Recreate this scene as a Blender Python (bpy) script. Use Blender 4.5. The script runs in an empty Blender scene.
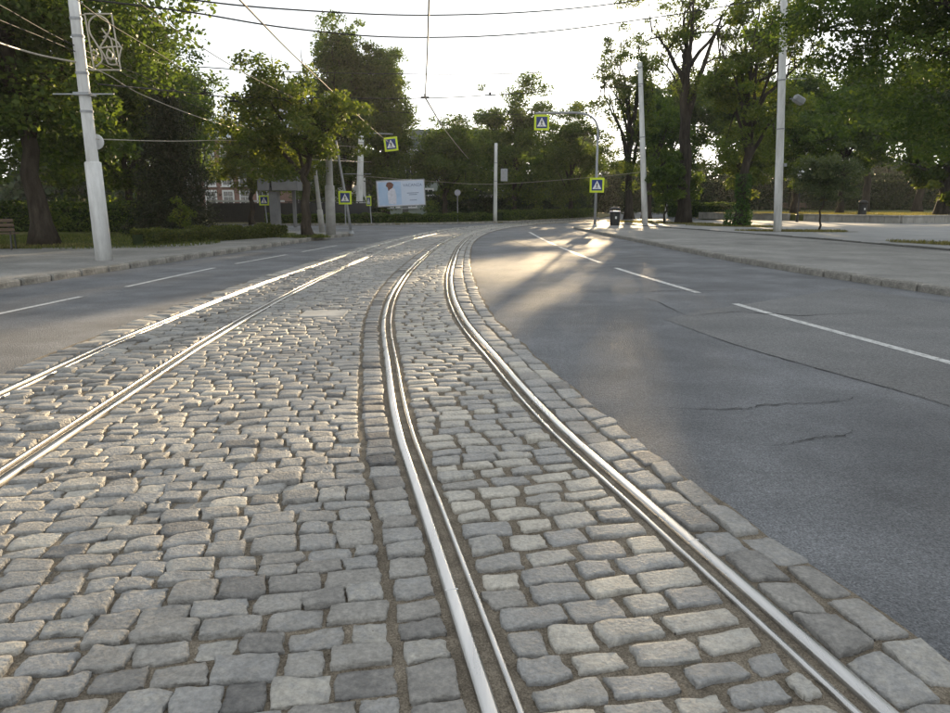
import bpy, math, random
import numpy as np
from mathutils import Vector, Matrix

R = math.radians
random.seed(7)
RNG = np.random.default_rng(7)
scene = bpy.context.scene
col = scene.collection

# ------------------------------------------------------------------ camera
CAM_H, FPX, HORIZON = 1.42, 714.0, 203.0
PITCH = math.atan((356.5 - HORIZON) / FPX)
cam_d = bpy.data.cameras.new('camera'); cam = bpy.data.objects.new('camera', cam_d); col.objects.link(cam)
cam_d.sensor_width = 36.0; cam_d.lens = FPX / 950 * 36.0
cam_d.clip_start = 0.05; cam_d.clip_end = 3000
cam.location = (0, 0, CAM_H); cam.rotation_euler = (math.pi / 2 - PITCH, 0, 0)
scene.camera = cam

# ------------------------------------------------------------------ sky and sun
SUN_AZ, SUN_EL = R(11.8), R(9.9)
SUN = Vector((math.sin(SUN_AZ) * math.cos(SUN_EL), math.cos(SUN_AZ) * math.cos(SUN_EL), math.sin(SUN_EL)))
world = bpy.data.worlds.new('World'); scene.world = world; world.use_nodes = True
wn, wl = world.node_tree.nodes, world.node_tree.links
bg = wn['Background']; bg.inputs['Strength'].default_value = 0.055
sky = wn.new('ShaderNodeTexSky'); sky.sky_type = 'NISHITA'; sky.sun_disc = False
sky.sun_elevation = SUN_EL; sky.sun_rotation = SUN_AZ
sky.air_density = 1.0; sky.dust_density = .35; sky.ozone_density = 1.0; sky.altitude = 100
hs = wn.new('ShaderNodeHueSaturation'); hs.inputs['Saturation'].default_value = .3
wl.new(sky.outputs[0], hs.inputs['Color']); wl.new(hs.outputs[0], bg.inputs['Color'])
# the sun's own disc, seen through the leaves
tc = wn.new('ShaderNodeTexCoord'); dt = wn.new('ShaderNodeVectorMath'); dt.operation = 'DOT_PRODUCT'
dt.inputs[1].default_value = SUN
nrm = wn.new('ShaderNodeVectorMath'); nrm.operation = 'NORMALIZE'
wl.new(tc.outputs['Generated'], nrm.inputs[0]); wl.new(nrm.outputs[0], dt.inputs[0])
mr = wn.new('ShaderNodeMapRange'); mr.inputs['From Min'].default_value = math.cos(R(0.75)); mr.inputs['From Max'].default_value = math.cos(R(0.45))
mr.inputs['To Max'].default_value = 30.0; wl.new(dt.outputs['Value'], mr.inputs['Value'])
bg2 = wn.new('ShaderNodeBackground'); bg2.inputs['Color'].default_value = (1, .9, .72, 1); wl.new(mr.outputs[0], bg2.inputs['Strength'])
mr2 = wn.new('ShaderNodeMapRange'); mr2.interpolation_type = 'SMOOTHSTEP'; mr2.inputs['From Min'].default_value = math.cos(R(9)); mr2.inputs['From Max'].default_value = 1.0; mr2.inputs['To Max'].default_value = .35
wl.new(dt.outputs['Value'], mr2.inputs['Value']); sm = wn.new('ShaderNodeMath'); sm.operation = 'ADD'; wl.new(mr.outputs[0], sm.inputs[0]); wl.new(mr2.outputs[0], sm.inputs[1]); wl.new(sm.outputs[0], bg2.inputs['Strength'])
addw = wn.new('ShaderNodeAddShader'); wl.new(bg.outputs[0], addw.inputs[0]); wl.new(bg2.outputs[0], addw.inputs[1])
# uniform light added over the whole sky to lift and even the ambient
even_fill = wn.new('ShaderNodeBackground'); even_fill.inputs['Color'].default_value = (.92, .97, 1.0, 1); even_fill.inputs['Strength'].default_value = .33
addv = wn.new('ShaderNodeAddShader'); wl.new(addw.outputs[0], addv.inputs[0]); wl.new(even_fill.outputs[0], addv.inputs[1])
wl.new(addv.outputs[0], wn['World Output'].inputs['Surface'])
sun_d = bpy.data.lights.new('sun', 'SUN'); sun = bpy.data.objects.new('sun', sun_d); col.objects.link(sun)
sun_d.energy = 5.0; sun_d.angle = R(0.55); sun_d.color = (1.0, .76, .46)
sun.rotation_euler = (-SUN).to_track_quat('-Z', 'Y').to_euler()
sun.location = (30, 120, 40)
scene.view_settings.view_transform = 'Standard'; scene.view_settings.look = 'None'
scene.view_settings.exposure = 1.22; scene.view_settings.gamma = 1.0
scene.view_settings.use_curve_mapping = False
scene.render.engine = 'CYCLES'
scene.cycles.use_denoising = True
scene.cycles.max_bounces = 8; scene.cycles.transmission_bounces = 4; scene.cycles.diffuse_bounces = 4
scene.cycles.sample_clamp_indirect = 6.0

# ------------------------------------------------------------------ helpers
def at(px, py, Y):
    """point of the place at forward distance Y on a sight line measured in the photograph"""
    u = (px - 475) / FPX; v = (py - 356.5) / FPX
    c, s = math.cos(PITCH), math.sin(PITCH)
    d = (u, c - v * s, -s - v * c)
    t = Y / d[1]
    return Vector((d[0] * t, Y, CAM_H + d[2] * t))
def spline(pts):
    """smooth x(y) through (y, x) knots"""
    ys = np.array([p[0] for p in pts], float); xs = np.array([p[1] for p in pts], float)
    m = np.gradient(xs, ys)
    def f(y):
        y = np.asarray(y, float); i = np.clip(np.searchsorted(ys, y) - 1, 0, len(ys) - 2)
        h = ys[i + 1] - ys[i]; t = np.clip((y - ys[i]) / h, 0, 1)
        return ((2*t**3 - 3*t**2 + 1) * xs[i] + (t**3 - 2*t**2 + t) * h * m[i]
                + (-2*t**3 + 3*t**2) * xs[i + 1] + (t**3 - t**2) * h * m[i + 1])
    return f
def catmull(P, n=8):
    P = [Vector(p) for p in P]; out = []
    Q = [P[0] * 2 - P[1]] + P + [P[-1] * 2 - P[-2]]
    for i in range(1, len(Q) - 2):
        for k in range(n):
            t = k / n
            out.append(0.5 * ((2*Q[i]) + (-Q[i-1] + Q[i+1]) * t + (2*Q[i-1] - 5*Q[i] + 4*Q[i+1] - Q[i+2]) * t*t
                              + (-Q[i-1] + 3*Q[i] - 3*Q[i+1] + Q[i+2]) * t**3))
    out.append(P[-1]); return out

class MB:
    def __init__(self): self.v = []; self.f = []
    def add(self, vs, fs):
        o = len(self.v); self.v += [tuple(p) for p in vs]; self.f += [tuple(i + o for i in f) for f in fs]; return self
    def box(self, c, s, rz=0, rx=0, ry=0, bev=0):
        x, y, z = [a / 2 for a in s]; M = Matrix.Translation(c) @ Matrix.Rotation(rz, 4, 'Z') @ Matrix.Rotation(rx, 4, 'X') @ Matrix.Rotation(ry, 4, 'Y')
        if bev <= 0:
            vs = [M @ Vector((a*x, b*y, d*z)) for d in (-1, 1) for a, b in ((-1, -1), (1, -1), (1, 1), (-1, 1))]
            return self.add(vs, [(3, 2, 1, 0), (4, 5, 6, 7), (0, 1, 5, 4), (1, 2, 6, 5), (2, 3, 7, 6), (3, 0, 4, 7)])
        b = min(bev, x * .9, y * .9, z * .9)
        ring = lambda i, j, zz: [M @ Vector((sx * (x - i), sy * (y - j), zz)) for sx, sy in ((-1, -1), (1, -1), (1, 1), (-1, 1))]
        def oct_(zz, ins):
            xx, yy, q = x - ins, y - ins, b
            return [M @ Vector(p) for p in ((-xx + q, -yy, zz), (xx - q, -yy, zz), (xx, -yy + q, zz), (xx, yy - q, zz),
                                            (xx - q, yy, zz), (-xx + q, yy, zz), (-xx, yy - q, zz), (-xx, -yy + q, zz))]
        L = [oct_(-z, b * .7), oct_(-z + b, 0), oct_(z - b, 0), oct_(z, b * .7)]
        vs = sum(L, []); fs = [tuple(range(7, -1, -1)), tuple(range(24, 32))]
        for r in range(3):
            for k in range(8): fs.append((r*8 + k, r*8 + (k+1) % 8, (r+1)*8 + (k+1) % 8, (r+1)*8 + k))
        return self.add(vs, fs)
    def tube(self, pts, rad, n=8, cap=True):
        pts = [Vector(p) for p in pts]; m = len(pts)
        if not hasattr(rad, '__len__'): rad = [rad] * m
        vs = []; up = None
        for i, p in enumerate(pts):
            t = (pts[min(i + 1, m - 1)] - pts[max(i - 1, 0)]).normalized()
            if up is None:
                a = Vector((1, 0, 0)) if abs(t.x) < .9 else Vector((0, 1, 0))
                up = (a - t * a.dot(t)).normalized()
            else:
                up = (up - t * up.dot(t)); up = up.normalized() if up.length > 1e-6 else Vector((1, 0, 0))
            s = t.cross(up)
            vs += [p + (up * math.cos(2*math.pi*k/n) + s * math.sin(2*math.pi*k/n)) * rad[i] for k in range(n)]
        fs = [(i*n + k, i*n + (k+1) % n, (i+1)*n + (k+1) % n, (i+1)*n + k) for i in range(m - 1) for k in range(n)]
        if cap: fs += [tuple(range(n - 1, -1, -1)), tuple(range((m - 1)*n, m*n))]
        return self.add(vs, fs)
    def prism(self, poly, z0, z1):
        """poly counter-clockwise (x, y); extruded from z0 to z1"""
        n = len(poly)
        vs = [(x, y, z0) for x, y in poly] + [(x, y, z1) for x, y in poly]
        return self.add(vs, [tuple(range(n - 1, -1, -1)), tuple(range(n, 2*n))] + [(i, (i+1) % n, n + (i+1) % n, n + i) for i in range(n)])
    def sheet(self, poly, z):
        return self.add([(x, y, z) for x, y in poly], [tuple(range(len(poly)))])
    def strip(self, A, B):
        """quads between two polylines of 3-D points"""
        n = len(A); return self.add(list(A) + list(B), [(i, n + i, n + i + 1, i + 1) for i in range(n - 1)])
    def lathe(self, prof, c=(0, 0, 0), n=20):
        vs = [(c[0] + r*math.cos(2*math.pi*k/n), c[1] + r*math.sin(2*math.pi*k/n), c[2] + z) for r, z in prof for k in range(n)]
        m = len(prof)
        fs = [(i*n + k, i*n + (k+1) % n, (i+1)*n + (k+1) % n, (i+1)*n + k) for i in range(m-1) for k in range(n)]
        fs += [tuple(range(n-1, -1, -1)), tuple(range((m-1)*n, m*n))]
        return self.add(vs, fs)
    def flat(self, poly, M):
        """flat outline in a local x-z plane placed by matrix M"""
        return self.add([M @ Vector((x, 0, z)) for x, z in poly], [tuple(range(len(poly)))])
    def build(self, name, mat, parent=None, smooth=False, loc=None):
        me = bpy.data.meshes.new(name); me.from_pydata(self.v, [], self.f); me.update()
        if smooth: me.shade_smooth()
        me.materials.append(mat)
        o = bpy.data.objects.new(name, me); col.objects.link(o)
        if parent: o.parent = parent
        if loc: o.location = loc
        return o
def mesh_np(name, V, Fq, mat, parent=None, tone=None, smooth=False):
    """big mesh from arrays: V (n,3), quads Fq (m,4), one tone per face"""
    me = bpy.data.meshes.new(name)
    V = np.ascontiguousarray(V, np.float32); Fq = np.ascontiguousarray(Fq, np.int32)
    me.vertices.add(len(V)); me.vertices.foreach_set('co', V.ravel())
    me.loops.add(Fq.size); me.loops.foreach_set('vertex_index', Fq.ravel())
    me.polygons.add(len(Fq)); me.polygons.foreach_set('loop_start', np.arange(0, Fq.size, Fq.shape[1], dtype=np.int32))
    me.update(calc_edges=True)
    if tone is not None:
        a = me.attributes.new('tone', 'FLOAT', 'FACE'); a.data.foreach_set('value', np.ascontiguousarray(tone, np.float32))
    if smooth: me.shade_smooth()
    me.materials.append(mat)
    o = bpy.data.objects.new(name, me); col.objects.link(o)
    if parent: o.parent = parent
    return o
def tag(o, label=None, cat=None, group=None, kind=None):
    if label: o['label'] = label
    if cat: o['category'] = cat
    if group: o['group'] = group
    if kind: o['kind'] = kind
    return o
def thing(name, label, cat, loc=(0, 0, 0), rz=0, group=None):
    o = bpy.data.objects.new(name, None); col.objects.link(o); o.empty_display_size = .2
    o.location = loc; o.rotation_euler = (0, 0, rz); return tag(o, label, cat, group)
def copy_tree(o, parent=None):
    c = o.copy(); col.objects.link(c); c.parent = parent
    for ch in list(o.children): copy_tree(ch, c)
    return c

# ------------------------------------------------------------------ materials
def ramp(nt, stops):
    r = nt.nodes.new('ShaderNodeValToRGB'); e = r.color_ramp.elements
    while len(e) < len(stops): e.new(0.5)
    for i, (p, c) in enumerate(stops): e[i].position = p; e[i].color = (*c, 1)
    return r
def material(name, stops, rough=.7, scale=5., detail=6., bump=.0, bscale=40., metal=0., spec=.4, rvar=0., coords='Object', stretch=(1, 1, 1), tone=False, bdist=.01, speck=None):
    m = bpy.data.materials.new(name); m.use_nodes = True; nt = m.node_tree; N, L = nt.nodes, nt.links
    b = N['Principled BSDF']; b.inputs['Roughness'].default_value = rough; b.inputs['Metallic'].default_value = metal
    b.inputs['Specular IOR Level'].default_value = spec
    if isinstance(stops[0], (int, float)): stops = [(.3, tuple(c * .82 for c in stops)), (.7, tuple(min(1, c * 1.15) for c in stops))]
    if coords == 'World': src = N.new('ShaderNodeNewGeometry').outputs['Position']
    else: src = N.new('ShaderNodeTexCoord').outputs['Object']
    mp = N.new('ShaderNodeMapping'); mp.inputs['Scale'].default_value = stretch; L.new(src, mp.inputs[0])
    nz = N.new('ShaderNodeTexNoise'); nz.inputs['Scale'].default_value = scale; nz.inputs['Detail'].default_value = detail; nz.inputs['Roughness'].default_value = .6
    L.new(mp.outputs[0], nz.inputs['Vector'])
    rp = ramp(nt, stops)
    if tone:
        at_ = N.new('ShaderNodeAttribute'); at_.attribute_name = 'tone'
        mx = N.new('ShaderNodeMath'); mx.operation = 'MULTIPLY_ADD'; mx.inputs[1].default_value = tone; 
        sb = N.new('ShaderNodeMath'); sb.operation = 'SUBTRACT'; sb.inputs[1].default_value = .5; L.new(nz.outputs['Fac'], sb.inputs[0])
        L.new(sb.outputs[0], mx.inputs[0]); L.new(at_.outputs['Fac'], mx.inputs[2]); L.new(mx.outputs[0], rp.inputs[0])
    else: L.new(nz.outputs['Fac'], rp.inputs[0])
    out = rp.outputs[0]
    if speck:
        for sc_, amt in speck:
            sn = N.new('ShaderNodeTexNoise'); sn.inputs['Scale'].default_value = sc_; sn.inputs['Detail'].default_value = 3; sn.inputs['Roughness'].default_value = .7; L.new(mp.outputs[0], sn.inputs['Vector'])
            sr = N.new('ShaderNodeMapRange'); sr.inputs['From Min'].default_value = .32; sr.inputs['From Max'].default_value = .68; sr.inputs['To Min'].default_value = 1 - amt; sr.inputs['To Max'].default_value = 1 + amt; L.new(sn.outputs['Fac'], sr.inputs[0])
            vm = N.new('ShaderNodeVectorMath'); vm.operation = 'SCALE'; L.new(out, vm.inputs[0]); L.new(sr.outputs[0], vm.inputs['Scale']); out = vm.outputs[0]
    L.new(out, b.inputs['Base Color'])
    if rvar:
        rm = N.new('ShaderNodeMapRange'); rm.inputs['From Min'].default_value = .3; rm.inputs['From Max'].default_value = .7
        rm.inputs['To Min'].default_value = rough - rvar; rm.inputs['To Max'].default_value = rough + rvar
        L.new(nz.outputs['Fac'], rm.inputs[0]); L.new(rm.outputs[0], b.inputs['Roughness'])
    if bump:
        bz = N.new('ShaderNodeTexNoise'); bz.inputs['Scale'].default_value = bscale; bz.inputs['Detail'].default_value = 5
        L.new(mp.outputs[0], bz.inputs['Vector'])
        bp = N.new('ShaderNodeBump'); bp.inputs['Strength'].default_value = bump; bp.inputs['Distance'].default_value = bdist
        L.new(bz.outputs['Fac'], bp.inputs['Height']); L.new(bp.outputs[0], b.inputs['Normal'])
    return m
def leaf_material(name, dark, mid, light, trans=.4):
    m = bpy.data.materials.new(name); m.use_nodes = True; nt = m.node_tree; N, L = nt.nodes, nt.links
    b = N['Principled BSDF']; b.inputs['Roughness'].default_value = .55; b.inputs['Specular IOR Level'].default_value = .25
    a = N.new('ShaderNodeAttribute'); a.attribute_name = 'tone'
    rp = ramp(nt, [(0, dark), (.55, mid), (1, light)]); L.new(a.outputs['Fac'], rp.inputs[0]); L.new(rp.outputs[0], b.inputs['Base Color'])
    t = N.new('ShaderNodeBsdfTranslucent'); mx = N.new('ShaderNodeMixRGB'); mx.blend_type = 'MULTIPLY'; mx.inputs[0].default_value = 1
    mx.inputs[2].default_value = (1.9, 1.75, .8, 1); L.new(rp.outputs[0], mx.inputs[1]); L.new(mx.outputs[0], t.inputs['Color'])
    ms = N.new('ShaderNodeMixShader'); ms.inputs[0].default_value = trans
    L.new(b.outputs[0], ms.inputs[1]); L.new(t.outputs[0], ms.inputs[2]); L.new(ms.outputs[0], N['Material Output'].inputs['Surface'])
    return m
M = {}
M['asphalt'] = material('asphalt', [(.3, (.12, .125, .134)), (.5, (.155, .16, .17)), (.7, (.19, .195, .204))], .76, .9, 12, 1., 75, spec=.35, rvar=.08, coords='World', bdist=.03, speck=((95, .55), (28, .22), (1.1, .16), (.4, .26)))
M['asphalt_patch'] = material('asphalt_patch', [(.3, (.14, .142, .145)), (.7, (.2, .2, .2))], .76, 1.4, 12, 1., 80, spec=.35, rvar=.06, coords='World', bdist=.025, speck=((95, .5), (28, .2), (.3, .15)))
M['crack'] = material('crack', (.04, .04, .04), .9, 8)
M['pavement'] = material('pavement', [(.3, (.16, .156, .15)), (.5, (.21, .205, .194)), (.72, (.26, .253, .238))], .8, .7, 12, .6, 70, coords='World', bdist=.015, speck=((60, .35), (9, .15), (.5, .2)))
M['plaza'] = material('plaza', [(.3, (.2, .2, .2)), (.7, (.28, .28, .275))], .7, .8, 10, .25, 60, coords='World')
M['kerb'] = material('kerb', [(.3, (.12, .113, .1)), (.5, (.2, .19, .17)), (.72, (.31, .294, .262))], .8, 5, 10, .8, 40, speck=((30, .3),), bdist=.015)
M['kerb_shade'] = material('kerb_shade', [(.3, (.06, .06, .058)), (.7, (.11, .108, .1))], .8, 6, 8, .4, 60)  # dark tone stands for the shadow line at the inner edging
M['dirt'] = material('joint_dirt', [(.25, (.11, .093, .072)), (.5, (.19, .161, .124)), (.75, (.28, .242, .19))], .95, 9, 12, 1., 120, spec=.15, coords='World', bdist=.012, speck=((160, .5),))
M['cobble'] = material('cobble', [(0, (.095, .092, .09)), (.2, (.175, .168, .158)), (.42, (.265, .252, .23)), (.6, (.235, .233, .228)), (.8, (.335, .318, .284)), (1, (.42, .39, .335))],
                       .62, 26, 10, .8, 70, spec=.4, rvar=.12, coords='World', tone=.6, bdist=.012, speck=((7, .16), (60, .22)))
M['steel'] = material('polished_steel', [(.3, (.42, .415, .41)), (.7, (.6, .59, .58))], .3, 3, 6, .08, 60, metal=1, coords='World', stretch=(6, .4, 6), rvar=.07)
M['rust'] = material('groove_rust', [(.3, (.03, .026, .022)), (.7, (.085, .066, .05))], .8, 30, 8, .5, 90, coords='World')
M['concrete'] = material('concrete', [(.3, (.27, .265, .25)), (.7, (.4, .39, .37))], .85, 4, 10, .3, 60)
M['concrete_dark'] = material('concrete_dark', [(.3, (.13, .13, .13)), (.7, (.19, .19, .19))], .85, 2, 10, .3, 30)
M['stone_block'] = material('stone_block', [(.3, (.19, .18, .165)), (.5, (.28, .268, .24)), (.75, (.36, .345, .31))], .85, 3, 10, .4, 40, stretch=(1, 1, .5), coords='World')
M['white_paint'] = material('white_paint', [(.28, (.36, .35, .33)), (.42, (.58, .575, .56)), (.6, (.66, .66, .65)), (.75, (.72, .72, .71))], .6, 3, 12, .25, 30, stretch=(1, 1, .2), speck=((1.3, .14), (14, .1)))
M['grey_metal'] = material('grey_metal', (.3, .31, .32), .5, 6, 6, metal=.3)
M['dark_metal'] = material('dark_metal', (.02, .021, .022), .45, 6, 6)
M['wire'] = material('wire', (.03, .029, .028), .7, 5, 3, spec=.2)
M['wire_pale'] = material('wire_pale', (.42, .38, .31), .45, 5, 3, metal=.3)
M['yellow'] = material('fluorescent_yellow', (.62, .75, .03), .5, 9, 4)
M['sign_blue'] = material('sign_blue', (.012, .03, .16), .45, 9, 4)
M['sign_white'] = material('sign_white', (.75, .75, .75), .5, 9, 4)
M['black'] = material('black', (.012, .012, .012), .6, 9, 4)
M['bark'] = material('bark', [(.3, (.022, .018, .014)), (.6, (.06, .05, .04)), (.8, (.1, .085, .068))], .95, 7, 10, 1., 22, spec=.1, stretch=(1, 1, .22), bdist=.05)
M['wood'] = material('wood', (.11, .075, .05), .7, 6, 8, .2, 20, stretch=(1, 6, 6))
M['leaf_dark'] = leaf_material('leaf_dark', (.026, .046, .014), (.06, .1, .024), (.12, .165, .036), .5)
M['leaf'] = leaf_material('leaf', (.03, .052, .015), (.065, .108, .024), (.125, .165, .036), .5)
M['leaf_light'] = leaf_material('leaf_light', (.035, .055, .016), (.078, .115, .024), (.15, .17, .038), .5)
M['leaf_grey'] = leaf_material('leaf_grey', (.03, .045, .026), (.06, .085, .045), (.1, .125, .06), .35)
M['needle'] = leaf_material('needle', (.01, .018, .009), (.022, .032, .015), (.042, .05, .022), .15)
M['wood_leaf'] = leaf_material('wood_leaf', (.012, .026, .009), (.026, .052, .015), (.055, .09, .022), .2)
M['ivy'] = leaf_material('ivy', (.02, .045, .012), (.045, .095, .02), (.09, .15, .03), .35)
M['hedge_leaf'] = leaf_material('hedge_leaf', (.03, .045, .014), (.07, .092, .025), (.13, .145, .04), .4)
M['hedge_core'] = material('hedge_core', (.022, .034, .014), .9, 6, 8, .5, 20, spec=.1)
M['dry_grass'] = leaf_material('dry_grass', (.07, .075, .03), (.14, .135, .055), (.24, .21, .1), .4)
M['lawn_blade'] = leaf_material('lawn_blade', (.035, .055, .016), (.08, .105, .028), (.17, .17, .055), .4)
M['earth'] = material('earth', [(.3, (.05, .055, .025)), (.7, (.1, .095, .05))], .95, .6, 10, .4, 10, coords='World', spec=.1)
M['lawn'] = material('lawn', [(.3, (.06, .075, .022)), (.5, (.1, .11, .034)), (.75, (.17, .155, .06))], .95, .8, 12, .6, 60, coords='World', spec=.1)
M['verge'] = material('verge', [(.3, (.085, .085, .04)), (.5, (.14, .13, .065)), (.75, (.2, .18, .1))], .95, 1.5, 12, .6, 60, coords='World', spec=.1)
M['brick'] = material('brick_wall', [(.3, (.16, .092, .076)), (.7, (.24, .145, .118))], .9, 3, 12, .3, 60)
M['plaster_white'] = material('plaster_white', [(.3, (.42, .43, .45)), (.7, (.56, .57, .58))], .85, .6, 10)
M['plaster_green'] = material('plaster_green', [(.3, (.2, .24, .22)), (.7, (.29, .33, .3))], .85, .6, 10)
M['roof_metal'] = material('roof_metal', [(.3, (.3, .36, .42)), (.7, (.42, .48, .54))], .45, .8, 8, metal=.2)
M['roof_dark'] = material('roof_dark', [(.3, (.05, .065, .07)), (.7, (.1, .12, .125))], .7, 1, 10, .3, 8)
M['glass'] = material('window_glass', (.03, .035, .04), .08, 2, 3, spec=.8)
M['trim'] = material('trim', (.6, .6, .6), .6, 4, 5)
M['fence_dark'] = material('fence_dark', (.028, .029, .032), .6, 3, 6)
M['poster_sky'] = material('poster_sky', [(.3, (.3, .45, .66)), (.7, (.46, .57, .74))], .5, 1.2, 3)
M['poster_pale'] = material('poster_pale', [(.3, (.5, .57, .7)), (.7, (.58, .63, .74))], .5, 1, 3)
M['poster_white'] = material('poster_white', (.6, .6, .68), .5, 4, 5)
M['poster_brown'] = material('poster_brown', (.15, .06, .04), .5, 8, 5)
M['poster_ink'] = material('poster_ink', (.13, .17, .28), .5, 8, 5)
# worn road paint
def paint_mat():
    m = bpy.data.materials.new('road_paint'); m.use_nodes = True; nt = m.node_tree; N, L = nt.nodes, nt.links
    b = N['Principled BSDF']; b.inputs['Roughness'].default_value = .6; b.inputs['Base Color'].default_value = (.5, .5, .49, 1)
    g = N.new('ShaderNodeNewGeometry'); nz = N.new('ShaderNodeTexNoise'); nz.inputs['Scale'].default_value = 14; nz.inputs['Detail'].default_value = 10; nz.inputs['Roughness'].default_value = .75
    L.new(g.outputs['Position'], nz.inputs['Vector']); rp = ramp(nt, [(.5, (0, 0, 0)), (.68, (.9, .9, .9))]); L.new(nz.outputs['Fac'], rp.inputs[0])
    t = N.new('ShaderNodeBsdfTransparent'); ms = N.new('ShaderNodeMixShader'); L.new(rp.outputs[0], ms.inputs[0]); L.new(b.outputs[0], ms.inputs[1]); L.new(t.outputs[0], ms.inputs[2])
    L.new(ms.outputs[0], N['Material Output'].inputs['Surface']); return m
M['paint'] = paint_mat()

# ------------------------------------------------------------------ plan of the street, x as a function of forward distance y
cB = spline([(-6, 1.95), (0, .95), (1.77, .59), (3, .32), (4.17, .06), (6.3, -.29), (8.3, -.585), (10.1, -.76), (13, -.91), (18, -.955), (25, -.82), (32.5, -.36), (38, .35), (44, 1.7), (50, 4), (56, 7.5), (62, 12)])
hB = spline([(-6, .55), (2, .55), (4.2, .52), (7, .5), (12, .475), (18, .445), (25, .39), (33, .35), (62, .35)])
cC = spline([(-6, -2.0), (0, -2.55), (3.4, -2.93), (5.1, -3.07), (7.2, -3.23), (9.5, -3.31), (13.3, -3.34), (16.5, -3.26), (25, -2.95), (28.4, -2.68), (33, -2.15), (40, -.95), (47, 1.4), (53, 4.2), (58, 7.2), (62, 10)])
hC = spline([(-6, .5), (9, .48), (16, .42), (25, .33), (62, .33)])
B1 = lambda y: cB(y) - hB(y)
B2 = lambda y: cB(y) + hB(y)
C1 = lambda y: cC(y) - hC(y)
C2 = lambda y: cC(y) + hC(y)
Ledge = lambda y: C1(y) - .33
Redge = spline([(-6, 2.75), (0, 1.76), (2, 1.47), (2.4, 1.39), (3.2, 1.16), (4.2, .96), (5.2, .78), (6.6, .56), (8.5, .28), (13, 0), (19.3, -.13), (27.6, .02), (33, .45), (38, 1.15), (44, 2.6), (50, 4.9), (56, 8.5), (62, 13)])
Lkerb = spline([(-8, -9.2), (0, -8.85), (8, -8.4), (12.1, -8.05), (15.8, -7.65), (19.3, -7.25), (24.4, -6.62), (28.8, -6.1), (32, -5.45)])
Rkerb = spline([(-8, 10.4), (0, 9.1), (8, 7.9), (11.1, 7.4), (14, 6.85), (17.4, 6.45), (22.3, 6.2), (29.2, 5.95), (39.7, 5.55)])
Rinner = spline([(-8, 16), (8, 14.4), (20.1, 13.3), (29.6, 12.2), (33.9, 11.45), (37.6, 10.7), (42.1, 9.85), (46, 9.3)])

# ------------------------------------------------------------------ ground, roads, pavements
tag(MB().sheet([(-700, -200), (700, -200), (700, 1500), (-700, 1500)], -.06).build('ground', M['earth']), kind='structure')
road = tag(MB().sheet([(-60, -8), (60, -8), (60, 130), (-60, 130)], 0).build('road', M['asphalt']), kind='structure')
def line_pts(f, y0, y1, n): return [(float(f(y)), float(y)) for y in np.linspace(y0, y1, n)]

# right pavement with kerbstones and rounded tip
tipR = [(5.62, 41.2), (5.95, 42.6), (6.7, 43.9), (8, 45.3), (10, 47.2), (14, 51.5), (20, 58.5), (29, 70), (45, 90), (60, 104)]
kerbR = line_pts(Rkerb, -8, 39.7, 44) + tipR
pavR = [(x + .11, y - .06 * (y > 41)) for x, y in kerbR] + [(60, -8)]
pr = tag(MB().prism(pavR[::-1], -.05, .115).build('pavement_right', M['pavement']), kind='structure')
tipL = [(-5.55, 32.9), (-6.1, 33.7), (-7.2, 34.3), (-10, 34.9), (-20, 36.2), (-60, 41)]
kerbL = line_pts(Lkerb, -8, 32, 40) + tipL
pl = tag(MB().prism([(x - .11, y - .08 * (y > 32)) for x, y in kerbL] + [(-60, -8)], -.05, .115).build('pavement_left', M['pavement']), kind='structure')
def resample(P, step, jit=0):
    P = [Vector((x, y, 0)) for x, y in P]; out = [P[0]]; acc = 0; nxt = step
    for a, b in zip(P, P[1:]):
        L = (b - a).length
        while acc + L >= nxt:
            out.append(a.lerp(b, (nxt - acc) / L)); nxt += step * (1 + random.uniform(-jit, jit))
        acc += L
    return out
def kerbstones(P, step, side, parent, mat, w=.16, h0=-.05, h1=.128, name='kerb_stone', jit=.12, ylim=(5, 50)):
    pts = resample(P, step, jit)
    for a, b in zip(pts, pts[1:]):
        if not (ylim[0] < a.y < ylim[1]) : continue
        d = (b - a); L = d.length; ang = math.atan2(d.y, d.x); nrm_ = Vector((-d.y, d.x, 0)).normalized() * side
        c = (a + b) / 2 + nrm_ * (w * .5 - .035 + random.uniform(-.012, .012))
        hh = h1 + random.uniform(-.012, .014)
        mb = MB(); mb.box((0, 0, 0), (L - random.uniform(.02, .055), w, hh - h0), bev=.025)
        o = mb.build(name, mat, parent); o.location = (c.x, c.y, (h0 + hh) / 2)
        o.rotation_euler = (random.uniform(-.05, .05), random.uniform(-.012, .012), ang + random.uniform(-.012, .012))
kerbstones(kerbR, .85, -1, pr, M['kerb'], w=.2, ylim=(8, 52))
kerbstones(kerbL, .8, 1, pl, M['kerb'], w=.2, ylim=(8, 38))
# paved square beyond the inner edging, its edging stones coloured dark for the step's shadow
innR = line_pts(Rinner, -8, 46, 40)
sq = tag(MB().sheet(innR[::-1] + [(60, -8), (60, 90), (29, 68.5), (20, 57), (14, 50.2), (10.6, 46.8)][:2] + [(60, 100), (29, 66), (20, 55.5), (14, 49.3), (10.4, 46.6)], .119).build('park_square', M['plaza']), kind='structure')
kerbstones(innR, 1.0, -1, sq, M['kerb_shade'], w=.12, h0=.05, h1=.165, name='edging_stone', ylim=(14, 47))
# left lawn
lawn_poly = [(-60, 12), (-19, 17.6), (-13.8, 20.9), (-10.69, 22.26), (-9.32, 25.57), (-7.5, 29.6), (-7.9, 32.2), (-10, 33.4), (-20, 34.9), (-60, 39.4)]
tag(MB().sheet(lawn_poly, .125).build('lawn_left', M['lawn']), kind='structure')
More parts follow.
